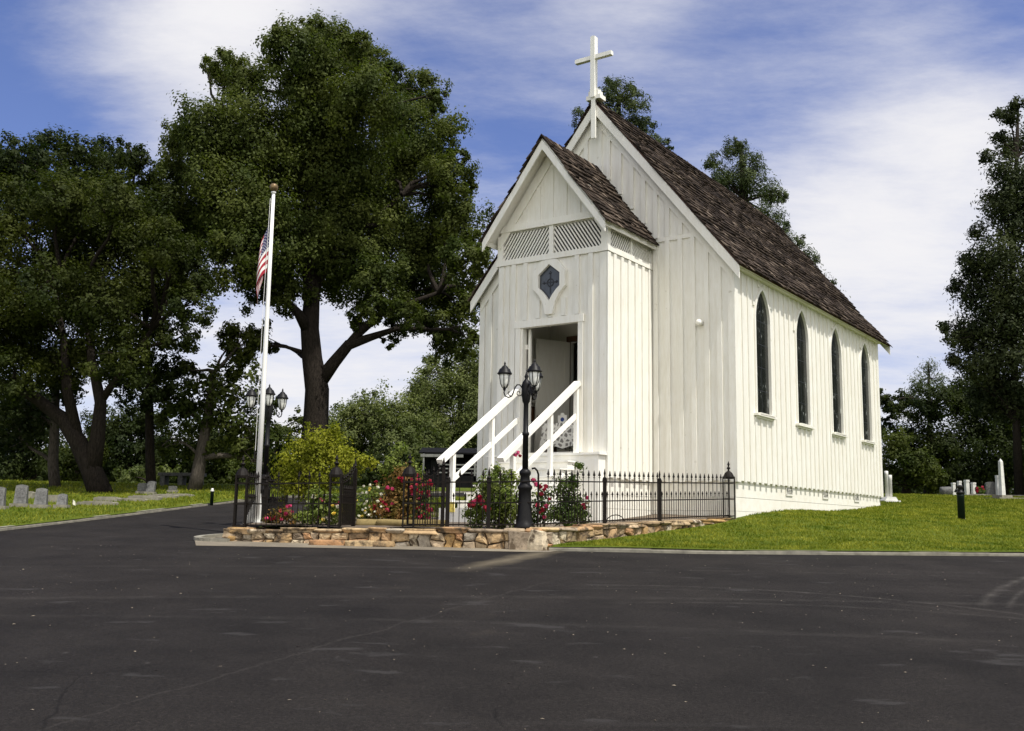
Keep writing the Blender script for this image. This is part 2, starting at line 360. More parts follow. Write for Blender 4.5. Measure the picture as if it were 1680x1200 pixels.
    c = mixc(N, L, mt('MULTIPLY', mt('MULTIPLY', lm, mt('MULTIPLY', noise(N, L, 5, 4, .7), 1.6, True)), .4), c, (.058, .052, .046))
    # cracks
    tc = N.new('ShaderNodeTexCoord'); wn = N.new('ShaderNodeTexNoise'); wn.inputs['Scale'].default_value = 1.6; L.new(tc.outputs['Object'], wn.inputs['Vector'])
    wm = mixc(N, L, .22, tc.outputs['Object'], wn.outputs['Color'])
    vo = N.new('ShaderNodeTexVoronoi'); vo.feature = 'DISTANCE_TO_EDGE'; vo.inputs['Scale'].default_value = .42; L.new(wm, vo.inputs['Vector'])
    ck = ramp(N, L, vo.outputs['Distance'], [(.0, (.8,.8,.8)), (.004, (0,0,0))])
    msk = ramp(N, L, noise(N, L, .4, 3), [(.5, (0,0,0)), (.6, (.8,.8,.8))])
    ckm = mixc(N, L, 1.0, ck, msk, 'MULTIPLY')
    c = mixc(N, L, ckm, c, (.005, .0045, .004))
    L.new(c, b.inputs['Base Color']); b.inputs['Roughness'].default_value = .92; b.inputs['Specular IOR Level'].default_value = .12
    bump(N, L, fine, b, .8, .012); return m
M['asphalt'] = asphalt()
def gravel_mat():
    m, N, L, b = nodes('sandy_apron'); n = noise(N, L, 60, 6, .75); n2 = noise(N, L, 1.2, 6)
    c = ramp(N, L, n, [(.3, (.13, .11, .08)), (.6, (.22, .19, .14)), (.8, (.32, .28, .21))])
    c = mixc(N, L, .8, c, ramp(N, L, n2, [(.35, (.55, .52, .5)), (.65, (1.1, 1.08, 1.02))]), 'MULTIPLY')
    L.new(c, b.inputs['Base Color']); b.inputs['Roughness'].default_value = .95; bump(N, L, n, b, .5, .01); return m
M['apron'] = gravel_mat()
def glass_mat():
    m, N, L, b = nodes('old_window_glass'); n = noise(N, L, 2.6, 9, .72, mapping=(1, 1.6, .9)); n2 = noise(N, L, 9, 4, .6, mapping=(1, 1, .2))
    c = ramp(N, L, n, [(.30, (.007, .008, .007)), (.55, (.017, .019, .017)), (.60, (.022, .025, .022)), (.64, (.34, .36, .34)), (.67, (.03, .033, .03))])  # pale blotches and streaks: grime plus glare painted into the pane colour
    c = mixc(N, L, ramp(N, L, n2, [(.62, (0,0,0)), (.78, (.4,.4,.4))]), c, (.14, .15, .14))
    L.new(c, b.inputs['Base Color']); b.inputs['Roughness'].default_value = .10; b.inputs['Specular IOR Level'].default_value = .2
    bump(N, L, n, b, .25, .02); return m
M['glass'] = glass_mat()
M['medal_glass'] = plain('grey_leaded_glass', (.060, .070, .085), .3, .25, 6)
M['lead'] = plain('dark_lead', (.022, .025, .032), .5, .2, 9)
M['lace'] = None

# ------------------------------------------------------------------ ground, road, lawns, kerbs
def grid(name, xs, ys, zf, mat, kind='structure'):
    vs = [(x, y, zf(x, y)) for y in ys for x in xs]; nx = len(xs)
    fs = [(j*nx+i, j*nx+i+1, (j+1)*nx+i+1, (j+1)*nx+i) for j in range(len(ys)-1) for i in range(nx-1)]
    me = bpy.data.meshes.new(name); me.from_pydata(vs, [], fs); me.materials.append(mat); me.polygons.foreach_set('use_smooth', [True]*len(fs)); me.update()
    o = bpy.data.objects.new(name, me); COL.objects.link(o); tag(o, kind=kind); return o
def inside(poly, x, y):
    r = False; n = len(poly)
    for i in range(n):
        (x1, y1), (x2, y2) = poly[i], poly[(i+1) % n]
        if (y1 > y) != (y2 > y) and x < (x2-x1)*(y-y1)/(y2-y1)+x1: r = not r
    return r
def resample(pl, step):
    out = []
    for (x1, y1), (x2, y2) in zip(pl, pl[1:]):
        k = max(1, int(math.hypot(x2-x1, y2-y1)/step))
        out += [(x1+(x2-x1)*i/k, y1+(y2-y1)*i/k) for i in range(k)]
    return out+[pl[-1]]
def smooth_line(pl, it=3):
    for _ in range(it):
        q = [pl[0]]
        for a, b in zip(pl, pl[1:]):
            q += [(a[0]*.75+b[0]*.25, a[1]*.75+b[1]*.25), (a[0]*.25+b[0]*.75, a[1]*.25+b[1]*.75)]
        pl = q+[pl[-1]]
    return pl
def sheet(name, poly, step, zf, mat, kind='structure'):
    bd = resample(poly+[poly[0]], step)[:-1]
    x0, x1 = min(p[0] for p in bd), max(p[0] for p in bd); y0, y1 = min(p[1] for p in bd), max(p[1] for p in bd)
    pts = list(bd); y = y0+step/2
    while y < y1:
        x = x0+step/2
        while x < x1:
            if inside(bd, x, y) and min((x-a)**2+(y-b)**2 for a, b in bd[::1]) > (step*.5)**2: pts.append((x, y))
            x += step
        y += step
    n = len(bd)
    r = geometry.delaunay_2d_cdt([Vector(p) for p in pts], [(i, (i+1) % n) for i in range(n)], [], 1, 1e-4)
    me = bpy.data.meshes.new(name); me.from_pydata([(v.x, v.y, zf(v.x, v.y)) for v in r[0]], [], [tuple(f) for f in r[2]])
    me.materials.append(mat); me.update()
    if me.polygons and me.polygons[0].normal.z < 0: me.flip_normals()
    me.polygons.foreach_set('use_smooth', [True]*len(me.polygons))
    o = bpy.data.objects.new(name, me); COL.objects.link(o); tag(o, kind=kind); return o
def axis(a, b, n): return [a+(b-a)*i/n for i in range(n+1)]
grid('ground', [-900, -300, -120]+axis(-60, 60, 24)+[120, 300, 900], [-300, -100]+axis(-40, 80, 40)+[140, 300, 1200], lambda x, y: plane_z(x, y)-.06, M['lawn'])
grid('road', axis(-14, 64, 39), axis(-28, 58, 43), plane_z, M['asphalt'])
KL = smooth_line([(-14, -28), (-11.5, 0), (-9.6, 13), (-8.95, 18.4), (-8.43, 22.7), (-7.9, 29), (-7.0, 33.4), (-4.5, 37.6), (0, 40.5), (8, 42.5)], 2)    # left kerb, far side of the drive
KB = smooth_line([(8, 37.5), (2, 36.4), (-2.2, 34), (-4.4, 29.5), (-4.9, 25.5), (-4.75, 22.0)], 2)                                                      # near side of the drive behind the garden
KR = [(.62, 16.36), (3, 16.24), (8.3, 16.72), (20, 17.6), (64, 21)]
sheet('lawn', KL+[(12, 45), (64, 46), (64, 90), (-90, 90), (-90, -28)], 2.2, lambda x, y: plane_z(x, y)+.065, M['lawn'])
lawnR = KB+[(-4.6, 17.4), (.3, 16.5)]+KR+[(64, 46), (12, 45), (10, 39)]
lawn_right = sheet('lawn', lawnR, .8, lawn_z, M['lawn'])
def kerb(line, zt, w, name='kerb', side=1):
    b = MB(); pl = resample(line, .6)
    for i, (a, c) in enumerate(zip(pl, pl[1:])):
        d = Vector((c[0]-a[0], c[1]-a[1])).normalized(); n = Vector((-d.y, d.x))*w*side
        j = .006*math.sin(i*1.7)
        v = []
        for (x, y) in (a, c):
            z0 = plane_z(x, y)-.08; z1 = zt(x, y)+j
            v += [(x, y, z0), (x, y, z1-.025), (x+n.x*.15, y+n.y*.15, z1), (x+n.x, y+n.y, z1), (x+n.x, y+n.y, z0)]
        b.add(v, [(0, 1, 6, 5), (1, 2, 7, 6), (2, 3, 8, 7), (3, 4, 9, 8), (0, 4, 3, 2, 1), (5, 6, 7, 8, 9)])
    o = b.build(name, M['concrete']); tag(o, kind='structure'); return o
kz = lambda x, y: plane_z(x, y)+.062
kerb(KL, kz, .11); kerb(KB, kz, .11); kerb(KR, kz, .11)
# sandy apron in front of the wall, 4 mm over the road
sheet('path', [(-5.4, 17.95), (-4.85, 16.25), (-3, 16.2), (.6, 16.05), (.75, 16.33), (.4, 16.9), (-4.5, 18.3)], .5, lambda x, y: plane_z(x, y)+.006, M['apron'])
garden = [(-4.5, 17.3), (-2.2, 17.05), (.42, 16.75), (2.6, 19.6), (4.9, 22.8), (2, 27), (-2, 25), (-4.6, 22)]
sheet('ground', garden, .6, lambda x, y: garden_z(x, y)+.02*math.sin(3*x)*math.sin(2.3*y), M['dirt'])
# low curved concrete edging left of the wall
b = MB(); ed = [(-4.55, 16.98), (-5.0, 17.05), (-5.18, 17.3), (-5.1, 17.75), (-4.8, 18.1), (-4.5, 18.3)]
for a, c in zip(smooth_line(ed, 2), smooth_line(ed, 2)[1:]):
    b.beam((a[0], a[1], plane_z(*a)+.02), (c[0], c[1], plane_z(*c)+.02), .12, .07)
tag(b.build('kerb', M['concrete']), kind='structure')

# ------------------------------------------------------------------ the chapel (local axes: x along the front, y towards the back, z up from the bottom of the boarding)
o_ = church(0, 0, -BASE)
CH = thing('chapel', 'small white board and batten chapel with steep shingle roof and a cross on its gable', 'chapel', o_, -YAW)
W_, L_ = 7.0, 11.41; HX = -W_/2; ET, ST = 5.06, 1.25          # roof plane height at the side wall, roof slope
APEX = ET+3.5*ST                                              # 9.435
PA, PD = 1.463, 2.107; PX0, PX1 = HX-PA, HX+PA                # porch half width, depth
PST = 1.325; PAP = 7.70                                       # porch roof slope and apex
def cpart(b, name, mat, parent=None, smooth=False, label=None):
    o = b.build(name, mat, parent or CH, smooth, BASE)
    if label: o['label'] = label
    return o
rake = lambda x: APEX-abs(x-HX)*ST
prake = lambda x: PAP-abs(x-HX)*PST
# --- nave walls with their battens
b = MB()
DX0, DX1, DZ0, DZ1 = -4.25, -3.05, .56, 3.42                  # inner doorway
T = .12
def front_panel(x0, x1, z0):
    xs = sorted({x0, x1, *([HX] if x0 < HX < x1 else [])})
    b.prism([(x0, 0, z0), (x1, 0, z0)]+[(x, 0, rake(x)-.05) for x in xs[::-1]], (0, T, 0))
front_panel(-W_, DX0, 0); front_panel(DX1, 0, 0); front_panel(DX0, DX1, DZ1); b.box(DX0, DX1, 0, T, 0, DZ0)
b.box(-W_, -W_+T, T, L_, 0, ET-.02)
b.prism([(-W_+T, L_, 0), (-T, L_, 0), (-T, L_, rake(-T)-.06), (HX, L_, APEX-.06), (-W_+T, L_, rake(-T)-.06)], (0, -T, 0))
b.box(-W_+T, -T, T, L_-T, .40, .52)
WIN = [1.68, 4.42, 7.20, 10.02]; HW, SILL, SPR = .45, 1.60, 3.80; RAD = .87; 
def arch_half(hw, spr, rad, z):                               # half width of the pointed arch at height z
    if z <= spr: return hw
    d = rad*rad-(z-spr)**2
    return -(rad-hw)+math.sqrt(d) if d > 0 else -1
def archz(hw, spr, rad, dx):
    return spr+math.sqrt(max(rad*rad-(abs(dx)+rad-hw)**2, 0))
yp = T                                                         # right side wall built round its window openings
for c in WIN:
    ya, yb = c-HW-.07, c+HW+.07
    b.box(-T, 0, yp, ya, 0, ET-.02); b.box(-T, 0, ya, yb, 0, SILL-.021); yp = yb
    for sg in (-1, 1):
        zs = [SPR-.002+(math.sqrt((RAD+.07)**2-(RAD-HW)**2)-SPR*0)*k/8 for k in range(9)]
        pts = [(c+sg*max(arch_half(HW+.07, SPR, RAD+.07, z), 0), z) for z in zs]; pts[-1] = (c, zs[-1])
        b.prism([(-T, y, z) for y, z in [(c+sg*(HW+.07), ET-.02)]+pts+[(c, ET-.02)]], (T, 0, 0))
b.box(-T, 0, yp, L_, 0, ET-.02)
def bat(p0, p1, w, t, axis_, mi=0):                           # vertical batten against a wall
    x, y, z0, z1 = p0[0], p0[1], p0[2], p1
    j = random.uniform(-.012, .012)
    if axis_ == 'front': b.box(x-w/2+j, x+w/2+j, y-t, y, z0, z1)
    else: b.box(x, x+t, y-w/2+j, y+w/2+j, z0, z1)
# side wall battens, interrupted by the windows
ys = [.14+.338*i for i in range(34)]
for y in ys:
    if y > L_-.05: continue
    hit = [c for c in WIN if abs(y-c) < HW+.13]
    if hit:
        bat((0, y, -.03+random.uniform(-.015, .01)), SILL-.12, .10, .030, 'side')
        zt = archz(HW+.12, SPR, RAD+.12, y-hit[0])
        if zt < ET-.30: bat((0, y, zt+.01), ET-.16, .10, .030, 'side')
    else: bat((0, y, -.03+random.uniform(-.015, .01)), ET-.16, .10, .030, 'side')
    b.box(-W_-.03, -W_, y-.05, y+.05, -.03, ET-.16)
# front battens
x = -.33
while x > -W_+.05:
    if not (PX0-.02 < x < PX1+.02):
        zt = rake(x)-.34
        if x > PX1: bat((x, 0, -.03), min(5.60, zt), .115, .042, 'front'); 
        else: bat((x, 0, -.03), zt, .115, .042, 'front')
        if x > PX1 and zt > 5.72: bat((x, 0, 5.70), zt, .115, .042, 'front')
    else:
        z0 = prake(x)+.08
        if abs(x-HX) > .14: bat((x, 0, z0 if abs(x-HX) < PA+.1 else 5.7), rake(x)-.34, .115, .042, 'front')
    x -= .318
b.box(HX-.12, HX+.12, -.026, 0, prake(HX)-.1, APEX-.5)
b.box(-.13, .032, -.03, 0, -.03, rake(-.1)-.30); b.box(.0, .032, 0, .11, -.03, ET-.16)       # right corner boards
b.box(-W_-.032, -W_+.13, -.03, 0, -.03, rake(-.1)-.30)
b.box(.0, .034, L_-.1, L_+.03, -.03, ET-.16)
cpart(b, 'nave_wall', M['white'])
b = MB(); b.box(PX1+.18, -.72, -.034, -.001, 5.60, 5.70); cpart(b, 'trim_board', M['trim'])
# --- foundation of painted block, a little inside the boarding
b = MB()
for i, (z0, z1) in enumerate(((-.36, -.001), (-.66, -.366), (-1.4, -.666))):
    xx = -.045 - (.004 if i == 1 else 0)
    b.box(-W_+.05, xx, .05, L_-.08, z0, z1)
    b.box(PX0+.05, PX1-.05, -PD+.05, .04, z0, z1)
cpart(b, 'foundation', M['block'])
for y in (3.35, 6.1, 8.9):
    b = MB(); b.box(-.05, -.035, y-.2, y+.2, -.20, -.06); v = cpart(b, 'vent', M['iron'])
    b = MB()
    for k in range(4): b.beam((-.032, y-.2, -.08-.035*k), (-.032, y+.2, -.08-.035*k), .012, .014)
    b.box(-.036, -.022, y-.235, y-.2, -.22, -.04); b.box(-.036, -.022, y+.2, y+.235, -.22, -.04); b.box(-.036, -.022, y-.235, y+.235, -.235, -.20)
    cpart(b, 'vent_grille', M['trim'], v)
# --- windows
for c in WIN:
    N_ = 9
    def outline(hw, spr, rad, z0):
        zz = [spr+(math.sqrt(rad*rad-(rad-hw)**2))*k/N_ for k in range(N_+1)]
        rt = [(c+max(arch_half(hw, spr, rad, z), 0), z) for z in zz]; lt = [(c-max(arch_half(hw, spr, rad, z), 0), z) for z in zz[-2::-1]]
        return [(c-hw, z0), (c+hw, z0)]+rt+lt
    inn = outline(HW, SPR, RAD, SILL); outo = outline(HW+.075, SPR, RAD+.075, SILL-.02)
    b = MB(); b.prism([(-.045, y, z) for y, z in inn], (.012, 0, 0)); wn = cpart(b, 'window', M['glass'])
    b = MB(); b.ring([(-.05, y, z) for y, z in inn], [(-.05, y, z) for y, z in outo], (.085, 0, 0)); cpart(b, 'frame', M['trim'], wn)
    b = MB(); b.box(-.031, .105, c-HW+.002, c+HW-.002, SILL-.06, SILL-.001); b.box(.0, .105, c-HW-.16, c+HW+.16, SILL-.075, SILL-.022); b.box(0, .05, c-HW-.08, c+HW+.08, SILL-.12, SILL-.075); cpart(b, 'sill', M['trim'], wn)
    b = MB()                                                       # leading behind the storm pane
    for z in (2.15, 2.7, 3.25, 3.8): b.box(-.0325, -.031, c-HW, c+HW, z-.005, z+.005)
    b.box(-.0325, -.031, c-.005, c+.005, SILL, 4.5); cpart(b, 'leading', M['lead'], wn)
# --- roof: dark deck, shingles in courses, white boards at the edges
def shingle_slope(b, xr, zr, xe, ze, y0, y1, expo=.195, wmin=.09, wmax=.2, thick=.022, ragged=.05):
    sgn = 1 if xe > xr else -1
    d = Vector((xe-xr, 0, ze-zr)); Ls = d.length; d.normalize(); n = Vector((-d.z*sgn, 0, d.x*sgn))
    if n.z < 0: n = -n
    k = int(Ls/expo)+1
    for i in range(k):
        sb = Ls-i*expo+.02; y = y0+random.uniform(-.1, 0)
        sag = .018*math.sin(i*.7)
        while y < y1-.02:
            w = random.uniform(wmin, wmax); ya = max(y, y0+random.uniform(-.025, .02)); yb = min(y+w-.006, y1+random.uniform(-.03, .03)); y += w
            if yb-ya < .02: continue
            s1 = sb+random.uniform(-ragged*.6, ragged*.4); s0 = max(s1-expo*1.55, .0); t = thick*random.uniform(.7, 1.8); lift = random.uniform(0, .012)
            a = Vector((xr, 0, zr))
            vs = []
            for (ss, nn) in ((s1, .012+lift), (s1, .012+lift+t), (s0, .004), (s0, .010)):
                q = a+d*ss+n*(nn+sag)
                vs += [(q.x, ya, q.z), (q.x, yb, q.z)]
            b.add(vs, [(0, 1, 3, 2), (2, 3, 7, 6), (4, 6, 7, 5), (0, 2, 6, 4), (1, 5, 7, 3), (0, 4, 5, 1)])
E1, E2, OV = .20, .78, .215
YN0, YN1 = -E1, L_+E2
b = MB()
for sg in (1, -1):
    xe = HX+sg*(3.5+OV); ze = rake(xe)
    b.prism([(HX, YN0+.02, APEX-.04), (xe, YN0+.02, ze-.04), (xe, YN0+.02, ze), (HX, YN0+.02, APEX)], (0, YN1-YN0-.04, 0))
roof = cpart(b, 'roof', M['darkwood'])
b = MB()
for sg in (1, -1):
    xe = HX+sg*(3.5+OV+.03); shingle_slope(b, HX, APEX, xe, rake(xe), YN0-.03, YN1+.03)
y = YN0
while y < YN1:                                                  # ridge caps
    for sg in (1, -1):
        p = Vector((HX, 0, APEX+.045+random.uniform(0, .012))); q = Vector((HX+sg*.13, 0, APEX+.045-.13*ST)); l = .3
        b.add([(p.x, y, p.z), (q.x, y, q.z), (q.x, y+l, q.z-.012), (p.x, y+l, p.z-.012), (p.x, y, p.z+.022), (q.x+sg*.015, y, q.z+.015), (q.x, y+l, q.z), (p.x, y+l, p.z)],
              [(0, 1, 2, 3), (4, 7, 6, 5), (0, 4, 5, 1), (1, 5, 6, 2), (2, 6, 7, 3), (3, 7, 4, 0)])
    y += .2
cpart(b, 'shingles', M['shingle'], roof)
def rake_boards(b, xa, za, slope, half, y, t, drop0, drop1, extra=0):
    for sg in (1, -1):
        xe = xa+sg*(half+extra); 
        b.prism([(xa, y, za-drop0), (xe, y, za-(half+extra)*slope-drop0), (xe, y, za-(half+extra)*slope-drop1), (xa, y, za-drop1)], (0, t, 0))
b = MB(); rake_boards(b, HX, APEX, ST, 3.5, -E1, .035, .045, .34, OV+.01); cpart(b, 'bargeboard', M['trim']); b = MB(); rake_boards(b, HX, APEX, ST, 3.5, L_+E2-.04, .035, .045, .30, OV)
cpart(b, 'bargeboard', M['trim'])
b = MB(); rake_boards(b, HX, APEX, ST, 3.5, -.045, .043, .20, .60); cpart(b, 'frieze_board', M['trim'])
for sg in (1, -1):                                              # soffit and eave boards of the long sides
    b = MB(); w0 = HX+sg*3.5
    b.box(min(w0+sg*.001, w0+sg*.15), max(w0+sg*.001, w0+sg*.15), .02, L_+.02, 4.745, 4.90)
    b.box(min(w0+sg*.155, w0+sg*.19), max(w0+sg*.155, w0+sg*.19), -E1+.04, L_+E2-.06, 4.76, 4.83)
    cpart(b, 'eave_board', M['trim'])
# --- porch
b = MB()
PDX0, PDX1, PDZ0, PDZ1 = -4.30, -2.755, .56, 3.42
TP = .10
b.box(PX0, PDX0, -PD, -PD+TP, 0, 4.94); b.box(PDX1, PX1, -PD, -PD+TP, 0, 4.94); b.box(PDX0, PDX1, -PD, -PD+TP, PDZ1, 4.94); b.box(PDX0, PDX1, -PD, -PD+TP, 0, PDZ0)
b.box(PX1-TP, PX1, -PD+TP, -.002, 0, 4.94); b.box(PX0, PX0+TP, -PD+TP, -.002, 0, 4.94)
b.prism([(PX0, -PD, 5.80), (PX1, -PD, 5.80), (PX1, -PD, prake(PX1)-.05), (HX, -PD, PAP-.06), (PX0, -PD, prake(PX0)-.05)], (0, TP, 0))
for x in (PX0+.10, PX1-.09): b.box(x-.085+.02*(x < HX), x+.085-.02*(x < HX), -PD-.03, -PD, -.02, 4.93)
for x in (-4.63, -4.24+.0, -2.86+.0): pass
xs = [PX0+.10+.345*k for k in range(1, 8)]
for x in xs:
    if abs(x-HX) < .47:                                          # battens under the medallion, short
        bat((x, -PD, 3.60), 3.74 if abs(x-HX) < .2 else 4.02, .115, .042, 'front')
    elif PDX0-.16 < x < PDX1+.16: bat((x, -PD, 3.60), 4.94, .115, .042, 'front')
    else: bat((x, -PD, .0), 4.94, .115, .042, 'front')
bat((PDX0-.38, -PD, 0), 4.94, .10, .024, 'front')
for x in [HX+.0+.36*k for k in range(-3, 4)]:
    bat((x, -PD, 5.86), prake(x)-.52, .11, .02, 'front')
for k in range(6):
    y = -PD+.30+.335*k
    b.box(PX1, PX1+.032, y-.06, y+.06, -.03, 4.93); b.box(PX0-.03, PX0, y-.06, y+.06, -.03, 4.93)
b.box(PX1, PX1+.030, -PD-.03, -PD+.10, -.02, 4.93)
cpart(b, 'porch_wall', M['white'])
b = MB()                                                        # boards, posts and beams round the lattice
b.box(PX0-.045, PX1+.045, -PD-.052, -PD+.06, 4.945, 5.075)
b.prism([(HX-1.425, -PD-.06, 5.745), (HX+1.425, -PD-.06, 5.745), (HX+1.30, -PD-.06, 5.90), (HX-1.30, -PD-.06, 5.90)], (0, .12, 0))
for (z0, z1, t) in ((4.945, 5.075, .045), (5.60, 5.665, .025)):
    b.box(PX1-.06, PX1+t-.005, -PD+.062, -.002, z0, z1); b.box(PX0-t+.005, PX0+.06, -PD+.062, -.002, z0, z1)
for x0, x1 in ((PX0-.02, PX0+.13), (PX1-.15, PX1+.02)): b.box(x0, x1, -PD-.03, -PD+.12, 5.077, 5.68)
b.box(HX-.06, HX+.06, -PD-.02, -PD+.05, 5.077, 5.743)
b.box(PX1-.05, PX1+.018, -1.06, -.98, 5.077, 5.598); b.box(PX1-.05, PX1+.018, -.06, -.002, 5.077, 5.598)
cpart(b, 'porch_frame', M['trim'])
def lattice(name, mapf, u0, u1, v0, v1, sg, sp=.088, ang=56, w=.036):
    b = MB(); ta = math.tan(R(ang)); h = v1-v0; run = h/ta; u = u0-run
    while u < u1:
        a = (u, v0) if sg > 0 else (u+run, v0); c = (u+run, v1) if sg > 0 else (u, v1)
        # clip to u0..u1
        def at(t): return (a[0]+(c[0]-a[0])*t, a[1]+(c[1]-a[1])*t)
        t0, t1 = 0, 1; dx = c[0]-a[0]
        ta0, ta1 = sorted(((u0-a[0])/dx, (u1-a[0])/dx)); t0, t1 = max(t0, ta0), min(t1, ta1)
        if t1-t0 > .03:
            p, q = mapf(*at(t0)), mapf(*at(t1)); b.beam(p, q, .018 if name == 'x' else .018, w, up=(mapf(0, 1)-mapf(0, 0)).cross(Vector(q)-Vector(p)) .cross(Vector(q)-Vector(p)))
        u += sp
    return cpart(b, 'lattice_panel', M['trim'])
fm = lambda u, v: Vector((u, -PD+.02, v)); sm = lambda u, v: Vector((PX1-.02, u, v)); sl = lambda u, v: Vector((PX0+.02, u, v))
lattice('l', fm, PX0+.13, HX-.06, 5.075, 5.745, 1); lattice('l', fm, HX+.06, PX1-.15, 5.075, 5.745, -1)
lattice('l', sm, -PD+.12, -1.06, 5.075, 5.60, 1); lattice('l', sm, -.98, -.06, 5.075, 5.60, -1); lattice('l', sl, -PD+.12, -.06, 5.075, 5.60, 1)
b = MB(); b.box(PX0+.13, PX1-.10, -PD+.26, -PD+.28, 4.945, 5.70); b.box(PX1-.22, PX1-.20, -PD+.30, -.01, 4.945, 5.55); cpart(b, 'lattice_shade_backing', M['black'])  # black sheets added behind the lattice so its gaps read as shade
PE, POV = .44, .17
b = MB()
for sg in (1, -1):
    xe = HX+sg*(PA+POV); ze = prake(xe)
    b.prism([(HX, -PD-PE+.02, PAP-.04), (xe, -PD-PE+.02, ze-.04), (xe, -PD-PE+.02, ze), (HX, -PD-PE+.02, PAP)], (0, PD+PE-.025, 0))
proof = cpart(b, 'porch_roof', M['trim'])
b = MB()
for sg in (1, -1):
    xe = HX+sg*(PA+POV+.04); shingle_slope(b, HX, PAP, xe, prake(xe), -PD-PE-.03, -.03, expo=.185, thick=.026, ragged=.07)
y = -PD-PE-.04
while y < -.1:
    for sg in (1, -1):
        p = Vector((HX, 0, PAP+.05+random.uniform(0, .015))); q = Vector((HX+sg*.13, 0, PAP+.05-.13*PST)); l = .28
        b.add([(p.x, y, p.z), (q.x, y, q.z), (q.x, y+l, q.z-.012), (p.x, y+l, p.z-.012), (p.x, y, p.z+.025), (q.x+sg*.015, y, q.z+.018), (q.x, y+l, q.z), (p.x, y+l, p.z)],
              [(0, 1, 2, 3), (4, 7, 6, 5), (0, 4, 5, 1), (1, 5, 6, 2), (2, 6, 7, 3), (3, 7, 4, 0)])
    y += .19
cpart(b, 'shingles', M['shingle'], proof)
b = MB(); rake_boards(b, HX, PAP, PST, PA, -PD-PE, .035, .05, .27, POV+.01); cpart(b, 'bargeboard', M['trim'])
b = MB(); rake_boards(b, HX, PAP, PST, PA-.02, -PD-.04, .038, .16, .48); cpart(b, 'frieze_board', M['trim'])
for sg in (1, -1):
    b = MB(); xe = HX+sg*(PA+POV-.02); b.box(min(xe, xe-sg*.03), max(xe, xe-sg*.03), -PD-PE+.04, -.05, prake(xe)-.15, prake(xe)-.045)
    cpart(b, 'eave_board', M['trim'])
# door casing, ledge, inner door
b = MB()
b.box(PDX0-.13, PDX0, -PD-.045, -PD, PDZ0-.02, PDZ1+.0); b.box(PDX1, PDX1+.12, -PD-.045, -PD, PDZ0-.02, PDZ1+.0)
b.box(PDX0-.16, PDX1+.14, -PD-.055, -PD, PDZ1, PDZ1+.165)
b.box(PDX0, PDX0+.05, -PD-.002, -PD+.16, PDZ0, PDZ1); b.box(PDX1-.03, PDX1, -PD-.002, -PD+.14, PDZ0, PDZ1)
b.box(PDX0+.09, PDX0+.15, -PD+.17, -PD+.23, PDZ0, PDZ1); b.box(PDX0+.05, PDX0+.09, -PD+.12, -PD+.22, 2.95, 3.05); b.box(PDX0+.05, PDX0+.09, -PD+.12, -PD+.22, 1.7, 1.8)
cpart(b, 'door_frame', M['trim'])
b = MB(); b.box(PX0+TP, PX1-TP, -PD+TP, -.003, .44, .555); cpart(b, 'porch_floor', M['inside'])
b = MB(); b.box(PX0+.1, PX1-.1, -PD+.11, -.003, 4.90, 4.94); cpart(b, 'porch_ceiling', M['inside'])
b = MB(); b.box(DX0-.10, DX1+.10, -.05, -.004, DZ1+.002, DZ1+.14); b.box(DX0-.1, DX0, -.05, -.004, .56, DZ1); b.box(DX1, DX1+.1, -.05, -.004, .56, DZ1); cpart(b, 'inner_door_frame', M['darkwood'])
b = MB(); a = Vector((DX0, -.07, 0)); e = Vector((-4.66, -.93, 0)); u = (e-a); L1 = u.length; u.normalize(); nn = Vector((-u.y, u.x, 0))*.022
def slab(b, s0, s1, z0, z1, t=1):
    p, q = a+u*s0, a+u*s1; nn2 = nn*t
    b.add([(p.x-nn2.x, p.y-nn2.y, z0), (q.x-nn2.x, q.y-nn2.y, z0), (q.x+nn2.x, q.y+nn2.y, z0), (p.x+nn2.x, p.y+nn2.y, z0), (p.x-nn2.x, p.y-nn2.y, z1), (q.x-nn2.x, q.y-nn2.y, z1), (q.x+nn2.x, q.y+nn2.y, z1), (p.x+nn2.x, p.y+nn2.y, z1)],
          [(0, 3, 2, 1), (4, 5, 6, 7), (0, 1, 5, 4), (1, 2, 6, 5), (2, 3, 7, 6), (3, 0, 4, 7)])
slab(b, 0, L1, .57, 3.40)
idoor = cpart(b, 'door', M['door'], label='white plank door standing ajar inside the porch')
b = MB()
for s in (.04, L1-.16): slab(b, s, s+.12, .62, 3.36, 1.35)
for z in (.70, 1.9, 3.2): slab(b, .16, L1-.16, z, z+.14, 1.35)
cpart(b, 'door_rail', M['door'], idoor)
b = MB(); h = a+u*(L1-.1); b.lathe([(.0, 0), (.03, .01), (.035, .03), (.02, .055), (0, .06)], (h.x-.02, h.y-.05, 1.5), 10); cpart(b, 'handle', M['bronze'], idoor, True)
